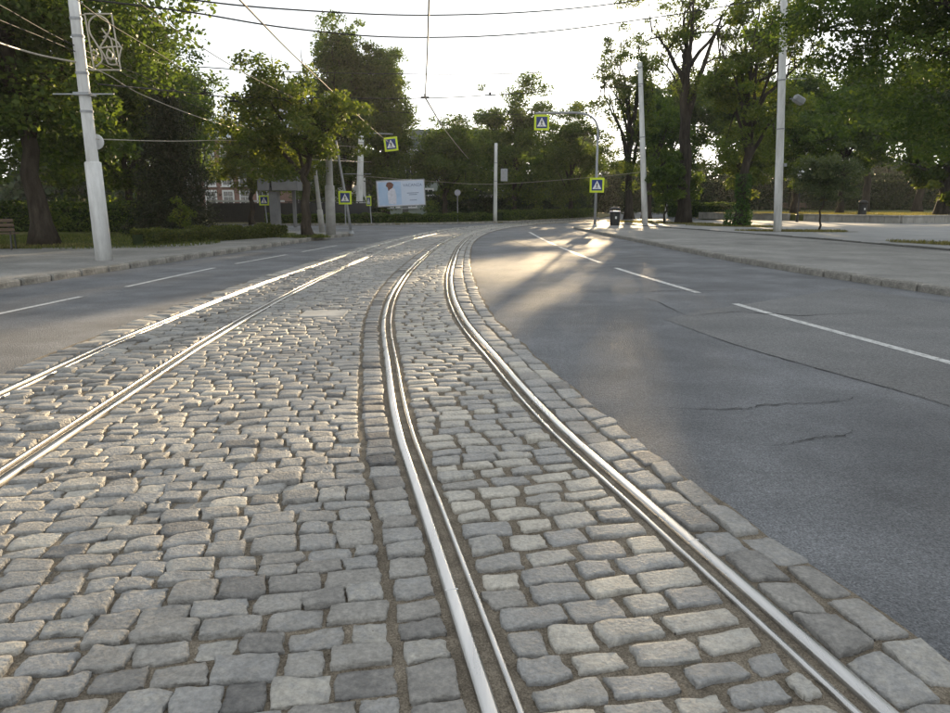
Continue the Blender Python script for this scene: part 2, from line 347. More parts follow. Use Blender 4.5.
# far verge across the junction
far = [(-60, 47), (-20, 46.5), (-9, 47), (-5.1, 48.3), (-1.5, 50.3), (1.9, 53), (4.7, 57), (7.3, 61.5), (9.8, 65.5), (12.2, 70), (16, 84), (20, 118), (-60, 118)]
vf = tag(MB().prism(far, -.05, .1).build('verge_far', M['verge']), kind='structure')
kerbstones(far[1:10], 1.2, 1, vf, M['kerb'], w=.18, h1=.115, ylim=(46, 72))
# raised park lawn
WALL = [(19.6, 63.5), (24.0, 55.6), (24.2, 53.4), (27.7, 47.3), (36, 50.6), (46, 54.6)]
park = [(27.75, 47.6), (36, 50.9), (46, 54.9), (75, 66), (110, 140), (38, 140), (19.9, 63.8), (24.3, 55.6), (24.5, 53.4)]
tag(MB().prism(park, 0, .58).build('park_lawn', M['lawn']), kind='structure')
tag(MB().sheet([(34, 60), (70, 75), (70, 77), (34, 61.4)], .59).build('park_path', M['plaza']), kind='structure')

# ------------------------------------------------------------------ road marks, seams, cracks
def ribbon(P, w, z, name, mat, parent, taper=False):
    P = [Vector((x, y, z)) for x, y in P]; A = []; B = []
    for i, p in enumerate(P):
        t = (P[min(i+1, len(P)-1)] - P[max(i-1, 0)]).normalized(); s = Vector((t.y, -t.x, 0))
        ww = w * (random.uniform(.35, 1.3) * min(1, .15 + 2.2 * min(i, len(P) - 1 - i) / len(P)) if taper else 1)
        A.append(p - s * ww / 2); B.append(p + s * ww / 2)
    return MB().strip(A, B).build(name, mat, parent)
Rl = spline([(-8, 6.6), (0, 5.35), (6.32, 4.31), (10.2, 3.74), (11.5, 3.6), (16, 3.14), (17.4, 3.05), (23.8, 2.8), (30, 2.7), (36.3, 2.72)])
for y0, y1 in ((-6, 1.2), (2.6, 10.2), (11.48, 16.0), (17.4, 23.8), (24.6, 36.2)):
    ribbon(line_pts(Rl, y0, y1, 16), .115, .006, 'lane_line', M['paint'], road)
ribbon([(2.72, 36.2), (2.3, 36.6), (1.6, 36.8), (.9, 36.9)], .12, .006, 'lane_line', M['paint'], road)
Ll = spline([(-8, -7.0), (0, -6.75), (9.25, -6.22), (11, -6.1), (12.3, -6.03), (16, -5.82), (17.1, -5.71), (19.7, -5.36), (24, -4.8), (30, -4.0)])
for y0, y1 in ((0, 3.5), (7, 11.0), (12.3, 16.0), (17.1, 20.2), (21.4, 24.6)):
    ribbon(line_pts(Ll, y0, y1, 10), .1, .006, 'lane_line', M['paint'], road)
def gxy(px, py):
    u = (px - 475) / FPX; v = (py - 356.5) / FPX; c, s = math.cos(PITCH), math.sin(PITCH)
    dz = -s - v * c; t = -CAM_H / dz; return (u * t, (c - v * s) * t)
def jagged(P, n, amp):
    out = []
    for a, b in zip(P, P[1:]):
        for k in range(n):
            t = k / n; out.append((a[0] + (b[0] - a[0]) * t + random.gauss(0, amp), a[1] + (b[1] - a[1]) * t + random.gauss(0, amp)))
    out.append(P[-1]); return out
patch = [gxy(664, 319.5), gxy(735, 345), gxy(800, 364), gxy(905, 393), gxy(1010, 425), (7.3, 6.0), (7.0, 9.5), (6.4, 12.2), gxy(760, 302), gxy(700, 311)]
MB().sheet(patch, .003).build('asphalt_patch', M['asphalt_patch'], road)
cr = lambda pts, n=8, amp=.01, w=.014: ribbon(jagged([gxy(*p) for p in pts], n, amp), w, .0075, 'road_crack', M['crack'], road, True)
cr([(664, 319.5), (735, 345), (800, 364), (905, 393), (960, 409)], 10, .008, .012)
cr([(650, 408), (700, 410), (745, 409), (760, 406), (800, 404), (845, 402), (856, 396)], 7, .012, .016)
cr([(765, 447), (795, 443), (825, 437), (848, 436), (853, 430)], 7, .009, .014)
cr([(626, 294), (665, 291), (700, 291), (770, 290)], 8, .02, .03)
cr([(690, 316), (735, 312), (800, 316), (870, 313)], 8, .02, .03)
cr([(640, 296), (664, 305), (690, 318)], 6, .015, .02)
cr([(508, 239), (540, 251)], 10, .02, .04)
cr([(625, 276), (690, 281)], 8, .02, .03)
ribbon([gxy(465, 259), gxy(470, 259.6)], .18, .0075, 'drain_slot', M['crack'], road)

# ------------------------------------------------------------------ cobblestone paving: joint bed, stones
ys = np.concatenate([np.linspace(-6, 12, 60), np.linspace(12.5, 62, 70)])
bed = tag(MB().strip([(float(Ledge(y)) - .03 + random.uniform(-.03, .03), y, .0165) for y in ys], [(float(Redge(y)) + .02 + random.uniform(-.03, .03), y, .0165) for y in ys]).build('cobblestone_paving', M['dirt']), kind='structure')
CORN = []; INFO = []       # per stone: 4 corners and (z, tilt a, tilt b, tone, size flag)
def slope_of(c, y): return float(-(c(y + .05) - c(y - .05)) / .1)
def lay(L, Rr, cen, y0, y1, dep, wid, gap=.016, one=False, toneb=.5, tones=.2, zj=.004, tilt=.02, wob=.008):
    y = y0
    def joint_line(yc):
        sl = slope_of(cen, yc)
        xl, xr = float(L(yc)), float(Rr(yc)); w = xr - xl
        yl = yc - sl * w / 2; yr = yc + sl * w / 2
        return float(L(yl)), yl, float(Rr(yr)), yr, random.uniform(0, 6.28), random.uniform(1, 3)
    prev = joint_line(y); pj = lambda ln, f: (ln[0] + (ln[2] - ln[0]) * f, ln[1] + (ln[3] - ln[1]) * f + wob * 1.2 * math.sin(ln[4] + f * ln[5] * 3))
    while y < y1:
        far_ = 1 + max(0, y - 20) * .02
        d = random.uniform(*dep) * far_
        y += d; cur = joint_line(y); w = abs(cur[2] - cur[0])
        if one: fr = [0, 1]
        else:
            fr = [0]; x = random.uniform(.45, 1) * wid[1]
            while x < w - wid[0] * .55: fr.append(x / w); x += random.uniform(*wid) * far_
            fr.append(1)
        j = [(f if f in (0, 1) else f + random.gauss(0, .008) / max(w, .1)) for f in fr]
        for a, b in zip(j, j[1:]):
            k = random.gauss(0, .006) / max(w, .1)
            c = [pj(prev, a), pj(prev, b), pj(cur, b + k), pj(cur, a + k)]
            c = np.array(c) + RNG.normal(0, wob * .5, (4, 2)); m = c.mean(0)
            sx = max(np.linalg.norm(c[1] - c[0]), .04); sy = max(np.linalg.norm(c[3] - c[0]), .04)
            g = gap * random.uniform(.6, 1.5)
            ex = (c[1] - c[0]) / sx; ey = (c[3] - c[0]) / sy
            c[0] += (ex + ey) * g / 2; c[1] += (-ex + ey) * g / 2; c[2] += (-ex - ey) * g / 2; c[3] += (ex - ey) * g / 2
            if -2.25 < m[0] < -1.62 and 8.75 < m[1] < 9.35: continue
            CORN.append(c); INFO.append((random.gauss(0, zj), random.gauss(0, tilt), random.gauss(0, tilt), min(1, max(0, random.gauss(toneb, tones)))))
        prev = cur
YE = 48; YB = .6
lay(lambda y: C1(y) - .33, lambda y: C1(y) - .05, cC, -.5, YE, (.12, .19), (.15, .26), .02, True, .5, .2, .007, .05, .018)
lay(lambda y: C1(y) + .11, lambda y: C2(y) - .11, cC, -.5, YE, (.1, .145), (.15, .25), .018, False, .45, .2, .009, .055, .012)
lay(lambda y: C2(y) + .05, lambda y: B1(y) - .245, lambda y: (cC(y) + 2 * cB(y)) / 3, -.8, YE, (.1, .137), (.125, .205), .013, False, .52, .17, .006, .03, .010)
lay(lambda y: B1(y) - .225, lambda y: B1(y) - .05, cB, .3, YE, (.1, .19), (.16, .2), .02, True, .33, .24, .004, .02, .008)
lay(lambda y: B1(y) + .12, lambda y: B2(y) - .12, cB, YB, YE, (.11, .145), (.165, .25), .028, False, .72, .15, .004, .022, .009)
mid5 = lambda y: B2(y) + .06 + (Redge(y) - B2(y) - .06) * .5
lay(lambda y: B2(y) + .045, mid5, cB, .6, YE, (.17, .28), (.2, .3), .02, True, .55, .18, .005, .03, .012)
lay(mid5, lambda y: Redge(y) + 0 * y, cB, .7, YE, (.18, .29), (.2, .3), .02, True, .55, .18, .006, .035, .016)
CORN = np.array(CORN); INFO = np.array(INFO)
cen_ = CORN.mean(1)
# the stones behind or beside the view are kept only near the frame's edge
vis = (np.abs(cen_[:, 0]) < cen_[:, 1] * .70 + 1.6) & (cen_[:, 1] > .55)
CORN, INFO, cen_ = CORN[vis], INFO[vis], cen_[vis]
def stones(idx, r):
    n = len(r); C = CORN[idx]; I = INFO[idx]; N = len(idx)
    a, b = np.meshgrid(r, r, indexing='ij'); a = a.ravel()[None]; b = b.ravel()[None]        # (1,n*n)
    g = RNG
    ph = g.uniform(0, 6.28, (N, 4)); fr = g.uniform(.7, 2.0, (N, 4)); k = g.uniform(.08, .3, (N, 1))
    ar = a * np.sqrt(1 - .5 * k * b * b); br = b * np.sqrt(1 - .5 * k * a * a)
    sx = np.linalg.norm(C[:, 1] - C[:, 0], axis=1)[:, None]; sy = np.linalg.norm(C[:, 3] - C[:, 0], axis=1)[:, None]
    am = g.uniform(.001, .005, (N, 1))
    ar = ar + am / sx * 2 * (np.sin(fr[:, :1] * b * 2 + ph[:, :1])) * np.abs(a)
    br = br + am / sy * 2 * (np.sin(fr[:, 1:2] * a * 2 + ph[:, 1:2])) * np.abs(b)
    u = (ar + 1) / 2; v = (br + 1) / 2
    XY = (C[:, None, 0] * ((1-u)*(1-v))[..., None] + C[:, None, 1] * (u*(1-v))[..., None] + C[:, None, 2] * (u*v)[..., None] + C[:, None, 3] * ((1-u)*v)[..., None])
    edge = np.maximum(np.abs(a), np.abs(b))
    dome = g.uniform(.0, .003, (N, 1))
    z = .033 + I[:, :1] + dome * (1 - a**2) * (1 - b**2) - .006 * (edge > .97)
    z = z + I[:, 1:2] * a * sx / 2 + I[:, 2:3] * b * sy / 2
    z = z + g.uniform(.0008, .003, (N, 1)) * np.sin(fr[:, 2:3] * a * 2.3 + ph[:, 2:3]) * np.cos(fr[:, 3:] * b * 2.1 + ph[:, 3:])
    if n > 5:
        XY = XY + g.normal(0, .0022, XY.shape) * (edge > .9)[..., None]; z = z + g.normal(0, .0011, z.shape)
        chip = (g.random((N, 1)) < .3) * np.exp(-((a - g.choice([-1, 1], (N, 1)))**2 + (b - g.choice([-1, 1], (N, 1)))**2) * 3.5); z = z - .009 * chip
    V = np.concatenate([XY, np.maximum(z, .0175)[..., None]], 2)
    ring = [i * n for i in range(n)] + [(n-1)*n + j for j in range(1, n)] + [i*n + n-1 for i in range(n-2, -1, -1)] + [j for j in range(n-2, 0, -1)]
    S = V[:, ring].copy(); S[..., 2] = -.004
    V = np.concatenate([V, S], 1)
    F = [(i*n + j, (i+1)*n + j, (i+1)*n + j+1, i*n + j+1) for i in range(n-1) for j in range(n-1)]
    m = len(ring); F += [(ring[i], n*n + i, n*n + (i+1) % m, ring[(i+1) % m]) for i in range(m)]
    return V, np.array(F)
R_BIG = np.array([-1, -.95, -.7, -.35, 0, .35, .7, .95, 1]); R_NEAR = np.array([-1, -.94, -.6, 0, .6, .94, 1]); R_MID = np.array([-1, -.9, 0, .9, 1]); R_FAR = np.array([-1, -.85, .85, 1])
area = np.linalg.norm(CORN[:, 1] - CORN[:, 0], axis=1) * np.linalg.norm(CORN[:, 3] - CORN[:, 0], axis=1)
inview = (cen_[:, 1] > 1.72) & (np.abs(cen_[:, 0]) / (cen_[:, 1] * math.cos(PITCH) + CAM_H * math.sin(PITCH)) < .66)
score = area / (cen_[:, 1]**2 + 2) ** 1.5 * inview
order = np.argsort(-score); big = order[:300]; rest = order[300:]
Vb, Fb = stones(big, R_BIG)
for k, i in enumerate(big):
    o = mesh_np('cobblestone', Vb[k] - [cen_[i, 0], cen_[i, 1], 0], Fb, M['cobble'], bed, np.full(len(Fb), INFO[i, 3]), True)
    o.location = (cen_[i, 0], cen_[i, 1], 0)
VV = []; FF = []; TT = []; off = 0
for lo, hi, rr in ((0, 5, R_NEAR), (5, 13, R_MID), (13, 99, R_FAR)):
    idx = rest[(cen_[rest, 1] >= lo) & (cen_[rest, 1] < hi)]
    if not len(idx): continue
    V, F = stones(idx, rr); m = V.shape[1]
    VV.append(V.reshape(-1, 3)); FF.append((F[None] + (np.arange(len(idx)) * m)[:, None, None] + off).reshape(-1, 4)); off += V.shape[0] * m
    TT.append(np.repeat(INFO[idx, 3], len(F)))
tag(mesh_np('distant_cobbles', np.concatenate(VV), np.concatenate(FF), M['cobble'], bed, np.concatenate(TT), True), 'the many smaller cobbles further up the tram bed', kind='stuff')
MB().box((-1.93, 9.05, .02), (.56, .5, .05), rz=.05, bev=.012).build('concrete_slab', M['concrete'], bed)
# grit and crumbs lying in the joints
n = 5200
gy = RNG.uniform(1.5, 9, n) ** 1.0; gx = Ledge(gy) + RNG.uniform(0, 1, n) * (Redge(gy) - Ledge(gy)); gs = RNG.uniform(.0015, .0055, n)
base = np.array([(0, 0, 1), (1, 0, 0), (0, 1, 0), (-1, 0, 0), (0, -1, 0)], float)
V = np.stack([gx, gy, np.full(n, .017)], 1)[:, None] + base[None] * gs[:, None, None] * RNG.uniform(.6, 1.4, (n, 5, 1))
F = np.array([(0, 1, 2), (0, 2, 3), (0, 3, 4), (0, 4, 1)])
tag(mesh_np('joint_grit', V.reshape(-1, 3), (F[None] + (np.arange(n) * 5)[:, None, None]).reshape(-1, 3), M['dirt'], bed), kind='stuff')

# ------------------------------------------------------------------ tram rails
def rail(f, side, label):
    t = thing('tram_rail', label, 'rail', (0, 0, 0), group='grooved tram rails in the cobbles')
    yy = np.concatenate([np.linspace(-5, 14, 110), np.linspace(14.4, 60, 90)])
    def sweep(prof, name, mat):
        mb = MB(); n_ = len(prof)
        for i, y in enumerate(yy):
            d = float(f(y + .05) - f(y - .05)) / .1; l = math.hypot(1, d); nx, ny = 1 / l, -d / l
            x = float(f(y))
            mb.v += [(x + side * p * nx, y + side * p * ny, z) for p, z in prof]
        mb.f += [((i*n_ + k, i*n_ + k+1, (i+1)*n_ + k+1, (i+1)*n_ + k) if side > 0 else (i*n_ + k+1, i*n_ + k, (i+1)*n_ + k, (i+1)*n_ + k+1)) for i in range(len(yy)-1) for k in range(n_-1)]
        o = mb.build(name, mat, t, True)
        return o
    sweep([(-.027, 0), (-.027, .034), (-.023, .0395), (-.012, .0412), (.012, .0412), (.019, .039), (.023, .033), (.023, 0)], 'rail_head', M['steel'])
    sweep([(.0228, .014), (.032, .006), (.062, .006), (.0722, .014)], 'groove', M['rust'])
    sweep([(.072, 0), (.072, .031), (.075, .036), (.089, .036), (.093, .031), (.093, 0)], 'guard_lip', M['steel'])
    return t
rails = [rail(C1, 1, 'leftmost thin golden tram rail next to the left lane of asphalt'), rail(C2, -1, 'bright tram rail running to the lower left edge through the cobbles'),
         rail(B1, 1, 'left rail of the near curved track, with wide dark groove'), rail(B2, -1, 'rightmost tram rail, beside the double border of larger stones')]
for rl_, f, y in ((rails[2], B1, 2.37), (rails[3], B2, 2.76)):
    MB().box((float(f(y)), y, .0385), (.05, .008, .007), rz=.2, bev=.002).build('weld_bead', M['steel'], rl_)

# ------------------------------------------------------------------ leaves and trees
def leaf_arrays(P, size, rng, flat=.5, aspect=.62, outward=None):
    n = len(P)
    nrm_ = rng.normal(0, 1, (n, 3)); nrm_[:, 2] += flat * 2
    if outward is not None: nrm_ += outward * .9
    nrm_ /= np.linalg.norm(nrm_, axis=1)[:, None] + 1e-9
    d = rng.normal(0, 1, (n, 3)); d -= nrm_ * (d * nrm_).sum(1)[:, None]; d /= np.linalg.norm(d, axis=1)[:, None] + 1e-9
    s = np.cross(nrm_, d); L = (size * rng.uniform(.6, 1.35, n))[:, None]; W = L * aspect
    bend = nrm_ * L * rng.uniform(-.12, .2, n)[:, None]
    V = np.stack([P - d * L / 2, P + s * W / 2 - d * L * .06 + bend, P + d * L / 2, P - s * W / 2 - d * L * .06 + bend], 1)
    return V.reshape(-1, 3), np.arange(n * 4).reshape(-1, 4)
def bezier(a, b, c, n):
    return [a * (1-t)**2 + b * 2*t*(1-t) + c * t*t for t in np.linspace(0, 1, n)]
def make_tree(name, label, cat, loc, seed, height, crown_c, crown_r, trunk_r, fork, leafmat, n_leaf=30000, leaf=.16, clumps=150, clump_r=.75, limbs=9,
              lean=(0, 0), low=.0, shell=.55, tone_mu=.5, twigs=0, group=None, rz=0, flare=1.5, open_top=0., sub=5):
    rng = np.random.default_rng(seed); rnd = random.Random(seed)
    root = thing(name, label, cat, loc, rz, group)
    cc = np.array(crown_c, float); cr_ = np.array(crown_r, float)
    wood = MB()
    top = np.array([lean[0] + cc[0] * .6, lean[1] + cc[1] * .6, cc[2] + cr_[2] * .35])
    tp = []; tr = []
    for t in np.linspace(0, 1, 13):
        p = np.array([0, 0, 0]) * (1 - t) + top * t
        p[:2] = top[:2] * t**1.4 + rng.normal(0, .04, 2) * (t > 0) * (1 + t * 2)
        tp.append(p); fl = 1 + (flare - 1) * math.exp(-t * top[2] / .35)
        f_ = p[2] / fork
        tr.append(trunk_r * fl * (1 - .25 * min(1, f_)) * (1 if f_ < 1 else max(.12, 1 - .85 * (p[2] - fork) / max(.1, top[2] - fork))))
    wood.tube(tp, tr, 10)
    ends = []
    def trunk_at(z):
        for a, b, ra, rb in zip(tp, tp[1:], tr, tr[1:]):
            if a[2] <= z <= b[2]:
                t = (z - a[2]) / max(1e-6, b[2] - a[2]); return a + (b - a) * t, ra + (rb - ra) * t
        return tp[-1], tr[-1]
    for i in range(limbs):
        z0 = fork + (top[2] - fork) * (i / limbs) ** 1.1 * .9
        p0, r0 = trunk_at(z0); ang = i * 2.4 + rnd.uniform(-.5, .5)
        el = rnd.uniform(-.35, .75) + .5 * (i / limbs)
        e = cc + cr_ * np.array([math.cos(ang) * math.cos(el), math.sin(ang) * math.cos(el), math.sin(el)]) * rnd.uniform(.62, .88)
        c = (p0 + e) / 2 + np.array([0, 0, np.linalg.norm(e - p0) * .18])
        pts = bezier(p0, c, e, 8); pts = [p + rng.normal(0, .05, 3) * (k > 0) for k, p in enumerate(pts)]
        r1 = min(r0 * .75, trunk_r * rnd.uniform(.32, .55))
        wood.tube(pts, list(np.linspace(r1, max(.012, r1 * .14), 8)), 7)
        for j in range(sub):
            k = rnd.randint(3, 7); q = pts[k]
            dirv = rng.normal(0, 1, 3); dirv[2] += .25; dirv /= np.linalg.norm(dirv)
            q2 = q + dirv * cr_ * rnd.uniform(.22, .45)
            m_ = (q + q2) / 2 + np.array([0, 0, .12])
            bp = bezier(q, m_, q2, 5); wood.tube(bp, list(np.linspace(r1 * .35, .008, 5)), 5, False)
            ends += [bp[2], bp[3], bp[4]]
        ends.append(pts[-1])
    for j in range(twigs):
        z0 = rnd.uniform(fork * .9, top[2]); q, _ = trunk_at(z0)
        a = rnd.uniform(0, 6.28); ln = rnd.uniform(.3, .9) * cr_[0]
        q1 = np.array(ends[rnd.randrange(len(ends))]) if rnd.random() < .7 else q
        q2 = q1 + np.array([math.cos(a) * .25, math.sin(a) * .25, 1]) * ln * .6
        wood.tube(bezier(q1, (q1 + q2) / 2 + rng.normal(0, .15, 3), q2, 5), list(np.linspace(.035, .008, 5)), 4, False)
        ends += [q2, (q1 + q2) / 2]
    wood.build('trunk', M['bark'], root, True)
    # clumps of leaves: at branch ends and spread through the crown's outer volume
    nC = clumps; C = []
    E_ = np.array(ends)
    k1 = int(nC * .55); C.append(E_[rng.integers(0, len(E_), k1)] + rng.normal(0, .25, (k1, 3)))
    d = rng.normal(0, 1, (nC - k1, 3)); d /= np.linalg.norm(d, axis=1)[:, None]
    rad = shell + (1 - shell) * rng.random(nC - k1) ** .7
    lump = 1 + .16 * np.sin(d[:, 0] * 5 + seed) + .13 * np.sin(d[:, 2] * 7 + d[:, 1] * 4 + seed * 2)
    C.append(cc + d * cr_ * (rad * lump)[:, None]); C = np.concatenate(C)
    C[:, 2] = np.maximum(C[:, 2], low + .3)
    if open_top: C = C[rng.random(len(C)) > open_top * np.clip((C[:, 2] - cc[2]) / cr_[2], 0, 1)]
    cr2 = clump_r * rng.uniform(.5, 1.35, len(C)); wgt = cr2 ** 2; wgt /= wgt.sum()
    ci = rng.choice(len(C), n_leaf, p=wgt)
    off_ = rng.normal(0, 1, (n_leaf, 3)); off_ /= np.linalg.norm(off_, axis=1)[:, None]
    off_ *= (rng.random(n_leaf) ** .45)[:, None]
    P = C[ci] + off_ * cr2[ci][:, None] * np.array([1, 1, .62])
    P[:, 2] -= .18 * (np.linalg.norm(off_[:, :2], axis=1) ** 2) * cr2[ci]
    tone = np.clip(rng.normal(tone_mu, .17, n_leaf) + rng.normal(0, .13, len(C))[ci], 0, 1)
    V, F = leaf_arrays(P, leaf, rng, .55)
    mesh_np('crown', V, F, M[leafmat], root, tone)
    return root
def place(root, loc, rz, s, label, group=None, cat=None, name=None):
    c = copy_tree(root); c.location = loc; c.rotation_euler = (0, 0, rz); c.scale = (s, s, s) if not hasattr(s, '__len__') else s
    c['label'] = label
    if group: c['group'] = group
    return c

# ---- left side
make_tree('lime_tree', 'large dark spreading tree behind the left white pole', 'tree', (-13.3, 22.3, .12), 3, 15, (-1.0, .2, 6.7), (4.9, 5.2, 5.6), .3, 3.0, 'leaf_dark', 84000, .19, 430, .9, 14, low=1.9, shell=.4, flare=1.7)
tree_b = make_tree('lime_tree', 'dark tree standing behind the lawn at the left edge', 'tree', (-24, 33, .12), 5, 13, (0, 0, 6.2), (5, 5, 5.6), .28, 2.0, 'leaf_dark', 40000, .24, 230, 1.0, 10, low=.3, shell=.4)
G_DARK = 'dark trees massed behind the left lawn'
tree_b['group'] = G_DARK
for k, (x, y, s, lb) in enumerate(((-17.5, 37, .8, 'dark tree mass between the large trunk and the spruce'), (-31, 40, 1.1, 'dark tree far behind the bench at the left edge'), (-21, 46, 1.0, 'dark tree filling the gap behind the left white pole'))):
    place(tree_b, (x, y, .1), k * 1.9 + .7, s, lb, G_DARK)
def conifer(name, label, loc, H, r, seed, n=26000):
    rng = np.random.default_rng(seed); root = thing(name, label, 'tree', loc)
    mb = MB(); mb.tube([(0, 0, 0), (.03, 0, H * .5), (0, 0, H)], [.16, .1, .02], 8)
    P = []; 
    nb = 170
    for i in range(nb):
        z = H * (.06 + .92 * (i / nb)); L = r * (1 - (i / nb)) ** .8 * rng.uniform(.75, 1.2) + .08; a = i * 2.4 + rng.uniform(-.3, .3)
        e = np.array([math.cos(a) * L, math.sin(a) * L, z - L * .28]); s = np.array([0, 0, z])
        mb.tube([s, (s + e) / 2 + np.array([0, 0, .05]), e], [.025, .018, .006], 4, False)
        m = int(n * L / (nb * r * .55)) ; t = rng.random(m) ** .6
        p = s + (e - s) * t[:, None] + rng.normal(0, 1, (m, 3)) * np.array([.16, .16, .1]) * (.5 + t[:, None]); p[:, 2] -= np.abs(rng.normal(0, .1, m)) * t
        P.append(p)
    mb.build('trunk', M['bark'], root, True)
    P = np.concatenate(P); V, F = leaf_arrays(P, .15, rng, .2, .3)
    mesh_np('crown', V, F, M['needle'], root, np.clip(rng.normal(.5, .25, len(P)), 0, 1)); return root
conifer('spruce_tree', 'dark narrow conifer beside the hedge, left of the red brick house', (-13.0, 31.5, .12), 7.0, 1.9, 11)
make_tree('young_tree', 'thin pale young tree just right of the dark conifer', 'tree', (-14.0, 37, .12), 13, 6, (0, 0, 4.7), (1.5, 1.5, 2.3), .07, 1.6, 'leaf', 2400, .14, 60, .45, 8, low=1)
make_tree('street_tree', 'small leaning street tree with open crown at the left kerb', 'tree', (-6.56, 28.4, .12), 21, 6.4, (-.6, .2, 4.15), (2.9, 2.7, 1.9), .19, 2.2, 'leaf_light', 20000, .15, 160, .55, 11, (.35, 0), 2.2, .4, .5, 26, open_top=.55, flare=1.45)
make_tree('street_tree', 'yellowish green tree in front of the red brick house', 'tree', (-13.8, 45, .12), 22, 6, (.2, 0, 3.9), (2.7, 2.5, 2.5), .17, 1.7, 'leaf_light', 15000, .16, 110, .6, 9, (0, 0), .9, .4, .62, 10)
# tall dense tree behind the billboard pole
make_tree('tall_tree', 'tall dense double-topped tree behind the white pole by the billboard', 'tree', (-9.6, 55, .1), 31, 14, (0, 0, 7.6), (2.5, 2.4, 7.0), .3, 1.5, 'leaf_dark', 60000, .2, 340, .75, 12, low=.2, shell=.5, tone_mu=.42)
make_tree('tall_tree', 'tall dense tree merging with the double-topped one, nearer the billboard', 'tree', (-6.9, 56.5, .1), 32, 13, (0, 0, 6.9), (2.2, 2.3, 6.2), .3, 1.5, 'leaf_dark', 48000, .2, 300, .75, 12, low=.2, shell=.5, tone_mu=.42)
# ---- centre, across the junction
make_tree('park_tree', 'low dark round tree right of the billboard', 'tree', (-2.4, 59, .1), 41, 8, (0, 0, 4.5), (3.4, 3, 3.2), .22, 1.8, 'leaf_dark', 26000, .2, 150, .8, 9, low=.4, shell=.4)
cA = make_tree('park_tree', 'tall light green tree right of the middle white pole', 'tree', (3.4, 63, .1), 42, 11, (0, 0, 6.0), (3.8, 3.3, 5), .25, 1.8, 'leaf', 34000, .2, 210, .8, 11, low=.6, shell=.45, open_top=.3)
place(cA, (8.6, 66, .1), 2.0, (.92, .92, .88), 'light green tree below the hanging crossing sign')
place(cA, (11.4, 84, .1), 4.0, (.75, .75, .75), 'distant light green tree left of the curved lamp arm')
bigd = make_tree('park_tree', 'distant dark tree between billboard and middle pole', 'tree', (-.2, 76, .1), 43, 9, (0, 0, 4.6), (4.2, 3.6, 4.3), .25, 1.6, 'leaf_dark', 22000, .28, 130, 1.1, 8, low=.2, shell=.35)
GF = 'distant trees across the junction'
bigd['group'] = GF
for k, (x, y, s, lb) in enumerate(((6.2, 79, .95, 'distant dark tree right behind the middle white pole'), (19.5, 72, .75, 'low leafy tree filling the gap left of the ivy-footed trunk'), (-14.2, 66, .62, 'distant dark tree left of the tall double-topped tree'), (13, 92, .75, 'distant dark tree behind the crossing sign post'), (19, 98, .75, 'distant dark tree left of the thick forked trunk'))):
    place(bigd, (x, y, .1), k * 1.3 + .5, s, lb, GF)
# ---- right side
make_tree('roadside_tree', 'leafy tree with the sun shining through, left of the right far pole', 'tree', (12.7, 60, .12), 51, 16, (-.8, -.2, 8.8), (3.4, 3, 7.0), .34, 3.4, 'leaf_light', 16000, .19, 150, .65, 14, (-.2, 0), 2.4, .35, .5, 40, open_top=.35)
make_tree('roadside_tree', 'second thick trunk close beside the sunlit tree', 'tree', (14.6, 62, .12), 52, 11, (.9, .6, 6.2), (2.6, 2.6, 3.6), .36, 3.2, 'leaf', 9000, .2, 90, .65, 9, (.2, 0), 2.2, .4, .5, 10)
make_tree('roadside_tree', 'tall forked pollarded tree with a thick dark trunk', 'tree', (13.73, 47.9, .12), 53, 16, (-.1, 0, 11.0), (3.8, 3.4, 5.6), .46, 6.0, 'leaf_light', 9500, .17, 130, .55, 9, (-.7, 0), 5.2, .3, .5, 46, flare=1.35)
make_tree('roadside_tree', 'ivy-footed tree between the forked tree and right white pole', 'tree', (15.34, 42.1, .12), 54, 15, (.6, .5, 8.2), (3.6, 3.3, 6.2), .32, 3.4, 'leaf_light', 24000, .17, 200, .6, 12, (-.1, 0), 2.9, .35, .5, 30, open_top=.6, flare=1.5)
make_tree('sapling', 'small round young tree between white pole and forked trunk', 'tree', (12.35, 47.3, .12), 55, 4.2, (0, 0, 2.9), (1.25, 1.2, 1.55), .07, 1.2, 'leaf_dark', 6500, .15, 60, .4, 7, low=1.1)
make_tree('sapling', 'grey-green young tree with a band on its stem by right pole', 'tree', (16.7, 35.2, .12), 56, 3.4, (.25, 0, 2.45), (1.3, 1.2, 1.15), .05, 1.3, 'leaf_grey', 8500, .13, 90, .4, 8, low=1.2, flare=1.1, tone_mu=.7)
make_tree('overhanging_tree', 'large tree whose dark boughs hang over the upper right corner', 'tree', (18.6, 24.0, .12), 57, 15, (-2.2, .2, 8.3), (7.2, 5.4, 5.3), .38, 4.0, 'leaf_dark', 120000, .155, 620, .85, 20, low=2.9, shell=.4, tone_mu=.55)
chest = make_tree('chestnut_tree', 'yellow-green tree standing on the sunlit lawn at the right edge', 'tree', (33, 51.5, .58), 58, 8, (.2, 0, 4.2), (4.0, 3.4, 3.3), .42, 1.7, 'leaf_light', 17000, .3, 130, .7, 10, low=.9, tone_mu=.6)
pk = make_tree('park_tree', 'dark dense park tree behind the globe lamp', 'tree', (26, 72, .58), 61, 14, (0, 0, 9.3), (4.6, 4.2, 4.9), .36, 4.6, 'leaf_dark', 36000, .27, 210, 1.1, 12, low=4.7, shell=.35)
GP = 'dark park trees behind the sunlit lawn'
pk['group'] = GP
